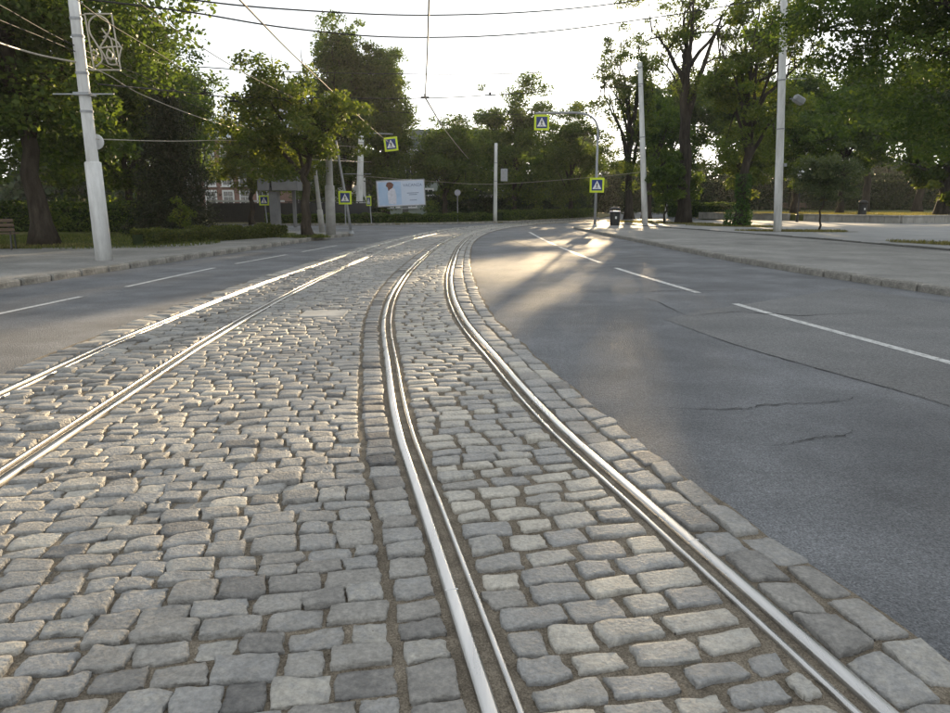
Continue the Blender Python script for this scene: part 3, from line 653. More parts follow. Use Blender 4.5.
for k, (x, y, s_, lb) in enumerate(((32.5, 74, 1.0, 'dark park tree right of the globe lamp, behind the benches'), (39, 73, 1.05, 'dark park tree behind the black litter bin'), (45.5, 75, 1.1, 'dark park tree behind the yellow-green tree at right'),
        (52, 72, 1.1, 'dark park tree near the right picture edge'), (20, 76, 1.0, 'dark park tree behind the ivy-footed trunk'), (58, 77, 1.2, 'dark park tree furthest right behind the lawn'), (16, 108, .8, 'dark tree far behind the sunlit roadside tree'))):
    place(pk, (x, y, .55), k * 1.1 + .4, s_, lb, GP)
make_tree('park_tree', 'backlit yellow-green tree between ivy-footed trunk and right pole', 'tree', (20.6, 56.5, .12), 63, 8, (0, 0, 4.6), (2.6, 2.4, 3.1), .2, 1.9, 'leaf_light', 13000, .2, 110, .65, 9, low=1.7, tone_mu=.6)
make_tree('park_tree', 'dark leafy tree hanging low behind the grey-green young tree', 'tree', (25.6, 58.5, .58), 64, 9, (0, 0, 5.4), (3.0, 2.6, 3.6), .24, 2.2, 'leaf', 17000, .22, 120, .75, 9, low=2.0)
make_tree('park_tree', 'dark leafy tree above the litter bin on the lawn', 'tree', (31, 62, .58), 65, 10, (0, 0, 6.2), (3.6, 3.0, 4.0), .26, 2.6, 'leaf_dark', 22000, .22, 150, .8, 10, low=2.4)
# ---- far wood closing the view
def far_wood(P, h, n, seed, label):
    rng = np.random.default_rng(seed); pts = []; tot = sum(math.dist(a, b) for a, b in zip(P, P[1:]))
    for a, b in zip(P, P[1:]):
        m = int(n * math.dist(a, b) / tot); t = rng.random(m); x = a[0] + (b[0] - a[0]) * t; y = a[1] + (b[1] - a[1]) * t + rng.normal(0, 2, m)
        hh = h * (.7 + .2 * np.sin(x * .35 + seed) + .14 * np.sin(x * .9 + 1)); pts.append(np.stack([x, y, rng.random(m) * hh], 1))
    p = np.concatenate(pts); V, F = leaf_arrays(p, .95, rng, .3, .7)
    return tag(mesh_np('far_wood', V, F, M['wood_leaf'], None, np.clip(rng.normal(.45, .22, len(p)), 0, 1)), label, None, None, 'stuff')
far_wood([(-110, 80), (-60, 92), (-33, 100), (-8, 112), (14, 125)], 9, 42000, 1, 'far-off dark wood closing the view at left')
far_wood([(12, 150), (45, 140), (90, 125), (150, 100)], 13, 60000, 2, 'far-off dark wood closing the view at right')
# ---- hedges
def hedge(label, P, h, w, n, group=None, leaf=.09, mat='hedge_leaf', name='clipped_hedge'):
    rng = np.random.default_rng(len(P) * 7 + n); t = thing(name, label, 'hedge', (P[0][0], P[0][1], .1), group=group)
    o0 = np.array([P[0][0], P[0][1]])
    A = [np.array(p) - o0 for p in P]
    core = MB(); seg = [(a, b, np.linalg.norm(b - a)) for a, b in zip(A, A[1:])]; tot = sum(s[2] for s in seg); pts = []
    for a, b, L in seg:
        d = (b - a) / L; nn = np.array([-d[1], d[0]]); ang = math.atan2(d[1], d[0])
        core.box(((a[0] + b[0]) / 2, (a[1] + b[1]) / 2, h * .44), (L, w * .72, h * .8), rz=ang)
        m = int(n * L / tot); s = rng.random(m) * L; face = rng.random(m)
        q = rng.uniform(-.5, .5, m) * w; z = rng.random(m) * h
        top = face < .4; z[top] = h + rng.normal(0, .025, top.sum()); front = ~top
        q[front] = np.sign(rng.random(front.sum()) - .3) * -1 * (w / 2) + rng.normal(0, .03, front.sum())
        bulge = .05 * np.sin(s * 3.1) + .04 * np.sin(s * 7.7 + 1)
        pts.append(np.stack([a[0] + d[0] * s + nn[0] * q, a[1] + d[1] * s + nn[1] * q, z + bulge * z / h], 1))
        for k in range(int(L / .5)):
            x = a + d * (k * .5 + .2); core.tube([(x[0], x[1], 0), (x[0], x[1], h * .3)], .02, 5)
    core.build('stems', M['hedge_core'], t)
    p = np.concatenate(pts); V, F = leaf_arrays(p, leaf, rng, .3)
    mesh_np('foliage', V, F, M[mat], t, np.clip(rng.normal(.5, .22, len(p)) , 0, 1)); return t
hedge('low clipped hedge along the left pavement behind the white pole', [(-10.55, 22.6), (-9.2, 25.8), (-7.75, 29.0)], .42, .6, 14000)
hedge('dark low hedge across the junction below the billboard', [(-14, 48.6), (-7, 49.4), (-3.4, 51.2), (1.2, 54.6)], .55, .7, 12000, leaf=.13, mat='leaf_dark')
hedge('dark low hedge beyond the middle white pole, curving right', [(1.8, 55.4), (5, 60), (9.3, 67.5), (12, 74)], .7, .8, 11000, leaf=.14, mat='leaf_dark')
hedge('dark box-shaped hedge on the park terrace by the ivy-footed tree', [(18.6, 69.5), (23.5, 66)], 1.3, 1.2, 7000, leaf=.13, mat='leaf_dark')
hedge('dense dark shrubbery along the back of the left lawn', [(-40, 38.6), (-24, 34.3), (-14.2, 33.2)], 1.3, 1.3, 18000, leaf=.15, mat='leaf_dark', name='shrubbery')
hedge('dense dark shrubbery along the back of the park lawn', [(12, 102), (20, 95), (38, 89), (64, 91)], 4.6, 2.4, 48000, leaf=.3, mat='wood_leaf', name='shrubbery')
hedge('dense dark shrubs under the distant trees in the centre', [(-4, 64), (2, 68), (8, 74), (12, 84)], 2.2, 1.6, 20000, leaf=.2, mat='wood_leaf', name='shrubbery')
# shrub by the bench
sh = make_tree('shrub', 'small yellowish shrub on the lawn beside the bench', 'shrub', (-13.9, 23.6, .12), 71, 1.2, (0, 0, .62), (.3, .28, .5), .03, .2, 'leaf_light', 700, .1, 20, .2, 4, low=.1)
place(sh, (-11.6, 28.5, .12), 1, 1.2, 'small shrub on the lawn between trunk and white pole')

# ---- ivy on the trunk foot
rng = np.random.default_rng(5); n = 2600
z = rng.random(n) ** 1.3 * 2.9; a = rng.uniform(0, 6.28, n); rr = np.where(z < .9, .55 + .25 * rng.random(n), .36 + .08 * rng.random(n)) * np.where((z > 1.25) & (z < 1.6), .7, 1)
P = np.stack([np.cos(a) * rr - .18 * (z < .9), np.sin(a) * rr - .15, z], 1); V, F = leaf_arrays(P, .13, rng, .2)
iv = thing('ivy_plant', 'bright green ivy climbing the foot of a tree trunk', 'ivy', (15.34, 42.1, .12))
mesh_np('foliage', V, F, M['ivy'], iv, np.clip(rng.normal(.55, .2, n), 0, 1))
MB().tube([(.3, -.35, 0), (.2, -.38, 1.2), (.1, -.36, 2.4)], [.03, .02, .01], 5).build('stem', M['bark'], iv)

# ---- grass
def grass(name, cx, cy, rx, ry, z, n, h, mat, rz=0, seed=1, label=None):
    rng = np.random.default_rng(seed); a = rng.uniform(0, 6.28, n); r = np.sqrt(rng.random(n)) * (1 + .2 * np.sin(a * 3 + seed))
    x = np.cos(a) * r * rx; y = np.sin(a) * r * ry; X = cx + x * math.cos(rz) - y * math.sin(rz); Y = cy + x * math.sin(rz) + y * math.cos(rz)
    P = np.stack([X, Y, np.full(n, z)], 1); hh = h * rng.uniform(.4, 1.3, n); b = rng.uniform(0, 6.28, n); w = hh * .13 + .006
    d = np.stack([np.cos(b) * w, np.sin(b) * w, 0 * b], 1); tip = np.stack([rng.normal(0, .4, n) * hh, rng.normal(0, .4, n) * hh, hh], 1)
    V = np.stack([P - d, P + d, P + tip + d * .2, P + tip - d * .2], 1).reshape(-1, 3)
    o = mesh_np(name, V, np.arange(4 * n).reshape(-1, 4), M[mat], None, np.clip(rng.normal(.5, .25, n), 0, 1)); return tag(o, label, None, None, 'stuff')
def patch_disc(cx, cy, rx, ry, rz, z, mat):
    pts = []
    for k in range(28):
        a = 2 * math.pi * k / 28; r = 1 + .13 * math.sin(3 * a + cx) + random.uniform(-.06, .06); x, y = rx * r * math.cos(a), ry * r * math.sin(a)
        pts.append((cx + x * math.cos(rz) - y * math.sin(rz), cy + x * math.sin(rz) + y * math.cos(rz)))
    return tag(MB().sheet(pts, z).build('verge_patch', M[mat]), kind='structure')
for k, (cx, cy, rx, ry, rz) in enumerate(((13.4, 47.2, 3.3, 1.3, -.9), (15.0, 41.6, 2.4, 1.0, -.7), (15.3, 34.2, 2.3, .9, -.25), (16.4, 22.4, 3.0, 1.1, -.9), (10.9, 51.2, 1.4, 1.2, 0))):
    patch_disc(cx, cy, rx, ry, rz, .123, 'verge'); grass('verge_grass', cx, cy, rx * 1.05, ry * 1.05, .122, 2600, .075, 'dry_grass', rz, k + 3, 'short dry grass on the verge')
patch_disc(-13.3, 22.1, 1.5, .8, .3, .128, 'verge'); grass('verge_grass', -13.3, 22.0, 1.5, .8, .127, 1500, .08, 'dry_grass', .3, 40, 'short dry grass round the trunk')
patch_disc(-6.6, 28.3, .9, .8, 0, .123, 'verge'); grass('verge_grass', -6.6, 28.3, .95, .85, .122, 900, .1, 'lawn_blade', 0, 41, 'grass round the street tree')
grass('lawn_grass', -15, 26, 7, 5, .125, 16000, .07, 'lawn_blade', 0, 42, 'mown grass of the left lawn')
grass('lawn_grass', 31, 60, 9, 10, .58, 16000, .08, 'dry_grass', 0, 43, 'sunlit mown grass of the park lawn')

# ------------------------------------------------------------------ poles
def pole(name, label, base, top, r0, r1, mat, sleeve=0, bands=(), group=None, n=14):
    base = Vector(base); top = Vector(top); t = thing(name, label, 'pole', base, group=group); d = top - base
    MB().tube([d * k / 6 for k in range(7)], [r0 + (r1 - r0) * k / 6 for k in range(7)], n).build('shaft', M[mat], t, True)
    if sleeve:
        f = sleeve / d.length
        MB().tube([d * -.002, d * f, d * (f + .004)], [r0 * 1.28, r0 * 1.2, r0], n).build('sleeve', M[mat], t, True)
    for z in bands:
        f = z / d.length; rr = (r0 + (r1 - r0) * f) * 1.12
        MB().tube([d * f - d.normalized() * .025, d * f + d.normalized() * .025], rr, n).build('clamp_band', M['grey_metal'], t)
    return t
GPOLE = 'white painted tram wire poles'
p1 = pole('wire_pole', 'thick white wire pole at the left kerb with a lattice ornament', (-8.67, 16.8, .115), at(70, -30, 16.55), .145, .105, 'white_paint', 2.2, (3.3, 4.1, 4.85, 5.2), GPOLE)
d1 = (at(70, -30, 16.55) - Vector((-8.67, 16.8, .115)))
cp = d1 * (3.66 / d1.length)
MB().box(cp + Vector((0, -.05, 0)), (1.35, .03, .025)).box(cp + Vector((0, 0, 0)), (.34, .34, .06)).build('cross_arm', M['grey_metal'], p1)
MB().tube([cp * .73 + Vector((.02, .2, 0)), cp * .73 + Vector((.02, .24, 0))], .17, 18).build('round_plate', M['trim'], p1)
p2 = pole('wire_pole', 'tall white wire pole on the right verge', (14.15, 33.9, .12), at(785, -25, 33.9), .185, .14, 'white_paint', 0, (4.6, 6.7), GPOLE)
MB().box((.45, 0, 5.85), (.5, .35, .3), ry=.5, bev=.05).box((.2, 0, 5.9), (.3, .05, .05)).build('flood_lamp', M['grey_metal'], p2)
MB().box((-.1, 0, 6.75), (1.6, .04, .03)).build('cross_arm', M['grey_metal'], p2)
MB().box((.02, -.2, 3.0), (.12, .06, .14), bev=.01).build('junction_box', M['grey_metal'], p2)
p3 = pole('wire_pole', 'white wire pole among the trees between sapling and litter bin', (11.05, 47.2, .12), at(640, 62, 47.2), .2, .14, 'white_paint', 0, (5.4, 8.6, 9.6), GPOLE)
p4 = pole('wire_pole', 'white wire pole left of the billboard', (-8.15, 51, .1), at(361.5, 128, 51), .25, .18, 'white_paint', 0, (3.2, 4.6, 5.4), GPOLE)
MB().box((0, 0, 3.3), (1.9, .04, .04)).build('cross_arm', M['grey_metal'], p4)
p5 = pole('wire_pole', 'slim white wire pole right of the billboard, across the junction', (1.5, 54.2, .1), at(496, 143, 54.2), .15, .11, 'white_paint', 0, (2.9, 4.2), GPOLE)
MB().box((.65, 0, 3.35), (.5, .04, .9)).build('ornament_frame', M['grey_metal'], p5)
p6 = pole('wire_pole', 'slim distant pole left of the crossing sign post', (10.3, 86, .1), at(562.5, 146, 86), .17, .12, 'white_paint', 0, (), GPOLE)
p7 = pole('concrete_pole', 'thick grey concrete pole beside the small street tree', (-6.05, 30.4, .115), at(327, 92, 30.4), .165, .12, 'concrete', 2.0, (3.6, 4.4), None)
p8 = pole('concrete_pole', 'thin pale pole between street tree and concrete pole', (-7.0, 33.2, .115), at(314.5, 165, 33.2), .11, .08, 'concrete', 1.0)
# lattice ornament hung on the left pole
oc = at(101, 42, 16.6); orn = thing('street_ornament', 'pale wire lattice ornament with a bell motif hung on the left pole', 'ornament', oc)
W_, H_ = .58, 1.14
def lc(pts, closed=False, n=10, r=.012):
    P = catmull([(x, 0, z) for x, z in pts], n) if len(pts) > 2 else [Vector((x, 0, z)) for x, z in pts]
    return P, r
fr = MB()
for a, b in (((-W_/2, -H_/2), (W_/2 + .08, -H_/2)), ((W_/2 + .08, -H_/2), (W_/2, H_/2)), ((W_/2, H_/2), (-W_/2, H_/2)), ((-W_/2, H_/2), (-W_/2 + .08, -H_/2))):
    fr.tube([(a[0], 0, a[1]), (b[0], 0, b[1])], .018, 6)
fr.tube([(-W_/2 - .12, 0, H_/2 - .02), (-W_/2, 0, H_/2 - .02)], .015, 6).tube([(-W_/2 - .1, 0, -H_/2 + .02), (-W_/2 + .08, 0, -H_/2 + .02)], .015, 6)
fr.build('frame', M['wire_pale'], orn)
mo = MB()
for pts in ([(-.16, -.5), (-.02, -.38), (-.02, -.2), (-.12, 0), (-.22, .2), (-.2, .42), (-.02, .54), (.16, .46), (.22, .3), (.16, .16), (.06, .1)],
            [(.05, .28), (.1, .2), (.14, .14), (.1, .06), (.02, -.04), (-.04, -.12)], [(.14, .14), (.22, .06), (.24, -.1), (.3, -.44)],
            [(-.04, -.12), (.06, -.3), (.12, -.44), (.24, -.46), (.3, -.44)], [(-.04, -.12), (.15, -.1), (.42, -.1), (.4, -.2), (.34, -.4)], [(.24, .08), (.36, 0), (.42, -.1)],
            [(.14, -.14), (.1, -.26), (.18, -.36), (.22, -.24), (.14, -.14)], [(-.24, -.2), (-.16, -.16), (-.1, -.24), (-.18, -.34)], [(.06, -.32), (.3, -.34)]):
    P, r = lc(pts, r=.018); mo.tube(P, r, 5)
mo.build('motif', M['wire_pale'], orn)

# ------------------------------------------------------------------ crossing signs
def sign_panel(parent, c, s, rz=0, ry=0, name='crossing_panel'):
    """square board with a yellow border, blue field, white triangle and a walking figure, facing the camera side (-y)"""
    X = Matrix.Translation(c) @ Matrix.Rotation(rz, 4, 'Z') @ Matrix.Rotation(ry, 4, 'Y')
    o = MB().box((0, 0, 0), (s, .03, s), bev=.008).build(name, M['yellow'], parent); o.matrix_local = X
    h = s * .365
    b = MB().box((0, -.018, 0), (2*h, .008, 2*h)).build('blue_field', M['sign_blue'], o)
    t = MB().add([(-h*.85, -.0245, -h*.72), (h*.85, -.0245, -h*.72), (0, -.0245, h*.86)], [(0, 1, 2)]).build('white_triangle', M['sign_white'], o)
    f = MB(); y = -.027; k = h
    def limb(a, b_, w):
        a = Vector((a[0]*k, y, a[1]*k)); b_ = Vector((b_[0]*k, y, b_[1]*k)); d = (b_ - a).normalized(); n_ = Vector((d.z, 0, -d.x)) * w * k
        f.add([a - n_, b_ - n_, b_ + n_, a + n_], [(0, 1, 2, 3)])
    limb((.02, .28), (-.02, -.2), .085); limb((-.02, -.18), (.2, -.62), .055); limb((-.02, -.18), (-.22, -.62), .055); limb((.02, .22), (.2, -.05), .04); limb((.0, .2), (-.2, -.02), .04)
    f.add([(math.cos(q) * .075 * k + .02 * k, y, math.sin(q) * .075 * k + .4 * k) for q in np.linspace(0, 6.283, 13)[:-1]], [tuple(range(12))])
    f.build('walking_figure', M['black'], o)
    return o
# post with curved arm on the right island
b = Vector((6.75, 40.9, .115)); t = thing('crossing_sign_post', 'grey post with curved arm and two crossing signs near the litter bin', 'traffic sign', b)
MB().tube([(0, 0, 0), (0, 0, 2.4), (0, 0, 4.9)], [.08, .07, .06], 10).build('post', M['grey_metal'], t, True)
MB().lathe([(.15, 0), (.14, .06), (.08, .12), (.07, .3)], n=12).build('base_collar', M['grey_metal'], t)
MB().lathe([(.05, 4.72), (.1, 4.76), (.1, 4.92), (.05, 4.98)], n=12).build('joint_collar', M['grey_metal'], t)
MB().tube(catmull([(0, 0, 4.9), (-.03, 0, 5.4), (-.3, 0, 5.85), (-.85, 0, 6.08), (-1.7, 0, 6.13), (-3.45, 0, 6.1)], 6), .06, 8).build('curved_arm', M['grey_metal'], t, True)
sign_panel(t, (0.03, -.08, 2.28), .8)
sign_panel(t, (-3.1, -.02, 5.62), .82)
for x in (-3.3, -2.9): MB().box((x, 0, 6.05), (.03, .02, .14)).build('hanger', M['grey_metal'], t)
# leaning post at left
b = Vector((-5.4, 31.6, .115)); t = thing('crossing_sign_post', 'leaning grey post with crossing sign at the left street corner', 'traffic sign', b)
MB().tube([(0, 0, 0), (-.18, 0, 1.5), (-.48, 0, 3.6), (-.5, 0, 3.9)], [.06, .055, .05, .03], 10).build('post', M['grey_metal'], t, True)
MB().lathe([(.13, 0), (.12, .06), (.07, .14)], n=10).build('base_collar', M['grey_metal'], t)
sign_panel(t, (-.2, -.08, 1.53), .56)
b = Vector((-11.2, 39.2, .11)); t = thing('crossing_sign_post', 'small crossing sign on a thin post before the concrete canopy', 'traffic sign', b)
MB().tube([(0, 0, 0), (-.1, 0, 1.75)], .035, 8).build('post', M['grey_metal'], t); sign_panel(t, (-.1, -.06, 1.45), .52)
b = Vector((-6.75, 47.4, .1)); t = thing('crossing_sign_post', 'crossing sign turned nearly edge-on beside the billboard', 'traffic sign', b)
MB().tube([(0, 0, 0), (-.1, 0, 1.9)], .035, 8).build('post', M['grey_metal'], t); sign_panel(t, (-.13, -.06, 1.45), .62, R(-52))
# sign hung on an arm of the pole by the billboard
b = at(355, 134, 51); e = at(393, 134, 50.4)
t = thing('hanging_crossing_sign', 'tilted crossing sign hanging from an arm above the billboard', 'traffic sign', b)
MB().tube([(0, 0, 0), (e - b) * .5 + Vector((0, 0, .05)), e - b], .04, 7).build('arm', M['grey_metal'], t)
sign_panel(t, at(391, 144, 50.3) - b, .92, 0, R(-6))
# small round no-entry style disc post, seen from behind the street corner
b = Vector((-8.1, 45.5, .1)); t = thing('round_sign_post', 'thin post with small round disc behind the leaning sign post', 'traffic sign', b)
MB().tube([(0, 0, 0), (0, 0, 2.0)], .035, 8).build('post', M['grey_metal'], t); MB().tube([(0, -.05, 1.75), (0, -.07, 1.75)], .24, 18).build('disc', M['grey_metal'], t)
b = Vector((-1.25, 52.4, .1)); t = thing('round_sign_post', 'thin post with round disc in front of the dark trees', 'traffic sign', b)
MB().tube([(0, 0, 0), (0, 0, 2.2)], .03, 8).build('post', M['grey_metal'], t); MB().tube([(0, -.05, 2.05), (0, -.07, 2.05)], .22, 18).build('disc', M['grey_metal'], t)

# ------------------------------------------------------------------ billboard
bc = at(401, 193, 51.6); bb = thing('billboard', 'tilted pale blue billboard with a figure in white and a hat', 'billboard', (bc.x, bc.y, .1), R(9))
bw, bh = 3.95, 2.05; bb.scale = (.83, .83, .83); zc = (bc.z - .1) / .83; T = Matrix.Translation((0, 0, zc)) @ Matrix.Rotation(R(-2.5), 4, 'Y')
def bpart(name, mb, mat, parent=bb):
    o = mb.build(name, M[mat], parent); return o
def fl(poly, y): return MB().add([T @ Vector((x, y, z)) for x, z in poly], [tuple(range(len(poly)))])
rect = lambda x0, x1, z0, z1: [(x0, z0), (x1, z0), (x1, z1), (x0, z1)]
q = MB(); q.box((0, 0, 0), (bw + .16, .16, bh + .16), bev=.02); q.v = [tuple(T @ Vector(p)) for p in q.v]; bpart('frame', q, 'grey_metal')
bpart('margin', fl(rect(-bw/2, bw/2, -bh/2, bh/2), -.084), 'poster_white')
bpart('poster_picture', fl(rect(-bw/2 + .07, .02, -bh/2 + .07, bh/2 - .07), -.088), 'poster_sky')
bpart('poster_text_panel', fl(rect(.02, bw/2 - .05, -bh/2 + .05, bh/2 - .05), -.088), 'poster_pale')
bpart('poster_figure', fl([(-1.1, -.85), (-.45, -.9), (-.4, -.2), (-.5, .35), (-.75, .5), (-1.0, .4), (-1.15, 0)], -.091), 'poster_white')
bpart('poster_hat', fl([(-1.25, .62), (-1.15, .88), (-.95, .95), (-.75, .9), (-.58, .72), (-.7, .45), (-.9, .35), (-1.05, .2), (-1.1, .5)], -.094), 'poster_brown')
tx = bpy.data.curves.new('poster_lettering', 'FONT'); tx.body = 'VACANZA'; tx.size = .34; tx.align_x = 'CENTER'; tx.align_y = 'CENTER'; tx.extrude = .001
tmp = bpy.data.objects.new('lettering_source', tx); col.objects.link(tmp); bpy.context.view_layer.update()
tme = bpy.data.meshes.new_from_object(tmp.evaluated_get(bpy.context.evaluated_depsgraph_get())); bpy.data.objects.remove(tmp)
tme.materials.clear(); tme.materials.append(M['poster_ink']); to = bpy.data.objects.new('poster_lettering', tme); col.objects.link(to); to.parent = bb
to.matrix_local = T @ Matrix.Translation((1.0, -.095, .62)) @ Matrix.Rotation(R(90), 4, 'X')
for i, (x, z, w) in enumerate(((1.0, -.02, 1.0), (1.0, -.16, .7), (1.0, -.62, .6))):
    bpart('small_print', fl(rect(x - w/2, x + w/2, z - .025, z + .025), -.094), 'poster_ink')
bpart('column', MB().box((.35, .2, zc * .45), (.5, .4, zc * .9), bev=.03), 'concrete_dark')
bpart('catwalk', MB().box((.1, -.3, zc - bh/2 - .25), (2.6, .4, .06)), 'grey_metal')

# ------------------------------------------------------------------ buildings
def building(name, label, x0, x1, y, h, depth, wallmat, roofmat, roof_h, rows, cols, win, roofkind='hip', rz=0, zb=1.0, frame='trim'):
    t = thing(name, label, 'building', ((x0 + x1) / 2, y, 0), rz); w = x1 - x0
    MB().box((0, depth / 2, h / 2), (w, depth, h)).build('wall', M[wallmat], t)
    MB().box((0, depth / 2 - .1, h + .12), (w + .6, depth + .6, .24), bev=.04).build('cornice', M['trim'], t)
    z0 = h + .24; a, b = w / 2 + .25, depth / 2 + .25; top = (a * .8, b * .35) if roofkind == 'hip' else (a * .94, b * .8)
    rf = MB().add([(-a, depth/2 - b, z0), (a, depth/2 - b, z0), (a, depth/2 + b, z0), (-a, depth/2 + b, z0), (-top[0], depth/2 - top[1], z0 + roof_h), (top[0], depth/2 - top[1], z0 + roof_h), (top[0], depth/2 + top[1], z0 + roof_h), (-top[0], depth/2 + top[1], z0 + roof_h)],
                  [(0, 1, 5, 4), (1, 2, 6, 5), (2, 3, 7, 6), (3, 0, 4, 7), (4, 5, 6, 7)]).build('roof', M[roofmat], t)
    MB().box((w * .25, depth / 2, z0 + roof_h + .2), (.7, .6, 1.0)).build('chimney', M['brick'], rf)
    for r in range(rows):
        for c in range(cols):
            x = -w / 2 + (c + .5) * w / cols; zc_ = zb + win[1] / 2 + r * (h - zb) / rows
            wi = MB().box((x, -.02, zc_), (win[0] + .24, .1, win[1] + .24)).build('window', M[frame], t)
            pn = MB(); 
            for sx in (-1, 1):
                for sz, hh, cz in ((0, .62, -.17), (1, .28, .33)): pn.box((x + sx * win[0] * .25, -.08, zc_ + cz * win[1]), (win[0] * .44, .03, win[1] * hh))
            pn.build('pane', M['glass'], wi)
            MB().box((x, -.1, zc_ - win[1] / 2 - .17), (win[0] + .4, .22, .08)).build('sill', M[frame], wi)
    if roofkind == 'mansard':
        for c in range(max(2, cols // 2)):
            x = -w / 2 + (c + .5) * w / max(2, cols // 2)
            dm = MB().box((x, .3, z0 + roof_h * .42), (1.2, 1.0, roof_h * .6)).build('dormer', M['trim'], rf)
            MB().box((x, -.215, z0 + roof_h * .42), (.7, .04, roof_h * .42)).build('dormer_pane', M['glass'], dm)
    return t
building('brick_house', 'red brick house with pale blue metal roof behind the left trees', -31, -20.6, 74, 7.6, 10, 'brick', 'roof_metal', 1.9, 3, 6, (.95, 1.6))
building('white_building', 'tall pale building hidden behind the small street tree', -24.5, -15.2, 90, 12.6, 12, 'plaster_white', 'roof_metal', 1.5, 4, 5, (1.0, 1.7))
building('town_house', 'grey-green town house with dark mansard roof behind the billboard', -10.5, 3.5, 86, 7.3, 12, 'plaster_green', 'roof_dark', 2.3, 2, 7, (1.1, 2.0), 'mansard')
# dark panel fence with pale coping
fe = thing('panel_fence', 'dark metal panel fence with pale top rail behind the canopy', 'fence', (-18.4, 50.2, .05))
for k in range(14):
    MB().box((k * .8 + .4, 0, .72), (.74, .05, 1.3), bev=.01).build('panel', M['fence_dark'], fe)
    MB().box((k * .8, .02, .75), (.07, .09, 1.46)).build('post', M['dark_metal'], fe)
MB().box((2.6, 0, 1.5), (5.4, .18, .12), bev=.02).build('top_rail', M['trim'], fe)
MB().box((8.3, 0, 1.45), (5.9, .1, .06), bev=.01).build('top_rail', M['fence_dark'], fe)
# concrete canopy
ca = thing('concrete_canopy', 'grey concrete post carrying a heavy box beam behind the hedge', 'monument', (-10.55, 38.5, .12))
MB().box((0, 0, .95), (.46, .5, 1.9), bev=.02).build('column', M['concrete_dark'], ca)
MB().box((-.42, 0, 2.25), (.62, 1.0, .62), bev=.02).build('beam_block', M['concrete_dark'], ca)
MB().box((.68, .05, 2.3), (1.36, 1.1, .72), bev=.02).build('beam_block', M['concrete_dark'], ca)
MB().box((.02, .1, 2.3), (.3, .8, .4)).build('joint', M['black'], ca)
MB().box((.9, .5, 1.0), (.16, .16, 1.95)).build('back_column', M['concrete_dark'], ca)

# ------------------------------------------------------------------ park wall of stone blocks
def wall_run(t, P, org, top=.62, bh=.44):
    for a, b in zip(P, P[1:]):
        a = Vector((*a, 0)) - org; b = Vector((*b, 0)) - org; d = b - a; L = d.length; n_ = max(1, round(L / .95)); ang = math.atan2(d.y, d.x)
        for k in range(n_):
            c = a + d * ((k + .5) / n_)
            o = MB().box((0, 0, 0), (L / n_ - .018, .3, bh), bev=.015).build('stone_block', M['stone_block'], t)
            o.location = (c.x, c.y, bh / 2 + random.uniform(-.004, .004)); o.rotation_euler = (0, 0, ang + random.uniform(-.006, .006))
            o = MB().box((0, 0, 0), (L / n_ - .01, .38, .1), bev=.012).build('coping_stone', M['stone_block'], t)
            o.location = (c.x, c.y, bh + .052); o.rotation_euler = (0, 0, ang)
w1 = thing('park_wall', 'low pale stone wall with a corner below the sunlit lawn', 'wall', (27.7, 47.3, .1)); wall_run(w1, WALL[2:], Vector((27.7, 47.3, 0)))
w2 = thing('park_wall', 'low stone wall seen between the forked and ivy-footed trees', 'wall', (19.6, 63.5, .1)); wall_run(w2, WALL[:2], Vector((19.6, 63.5, 0)))

# ------------------------------------------------------------------ street furniture
def litter_bin(label, loc, s=1.0, bag=True):
    t = thing('litter_bin', label, 'bin', loc); t.scale = (s, s, s)
    MB().lathe([(.27, 0), (.29, .04), (.31, .72), (.33, .74), (.33, .78), (.3, .8)], n=18).build('body', M['dark_metal'], t, False)
    MB().lathe([(.31, .9), (.34, .92), (.33, .98), (.24, 1.06), (.08, 1.1), (.02, 1.1)], n=18).build('hood', M['dark_metal'], t)
    for k in range(4):
        a = k * 1.57 + .78; MB().box((math.cos(a) * .28, math.sin(a) * .28, .85), (.04, .04, .16)).build('strut', M['dark_metal'], t)
    MB().box((.0, -.325, .45), (.1, .01, .14)).build('badge', M['sign_white'], t)
    if bag: MB().lathe([(.305, .78), (.335, .8), (.325, .835), (.3, .85)], n=18).build('bag_rim', M['poster_white'], t)
    return t
litter_bin('black round litter bin with hood beside the crossing sign post', (8.45, 43.9, .115))
litter_bin('black litter bin standing on the sunlit park lawn', (27.8, 52.3, .58), .95, False)
def bench(label, loc, rz, group=None):
    t = thing('park_bench', label, 'bench', loc, rz, group)
    for k in range(4): MB().box((0, -.18 + k * .12, .45), (1.7, .09, .035), bev=.008).build('seat_slat', M['wood'], t)
    for k in range(3): MB().box((0, .27 + k * .03, .56 + k * .13), (1.7, .03, .09), rx=R(-12), bev=.008).build('back_slat', M['wood'], t)
    for s in (-1, 1):
        x = s * .72
        MB().tube([(x, -.22, 0), (x, -.2, .44), (x, .2, .43), (x, .34, .9)], .025, 6).tube([(x, .22, .43), (x, .3, 0)], .025, 6).build('leg_frame', M['dark_metal'], t)
        MB().tube(catmull([(x, -.22, .43), (x, -.22, .64), (x, 0, .68), (x, .27, .62)], 4), .02, 6).build('armrest', M['dark_metal'], t)
    return t
bench('dark park bench cut by the left picture edge', (-14.0, 20.6, .12), R(200))
bench('left one of the dark benches behind the park wall', (26.4, 62.5, .58), R(25), 'benches on the park lawn')
bench('right one of the dark benches behind the park wall', (29.6, 66, .58), R(25), 'benches on the park lawn')
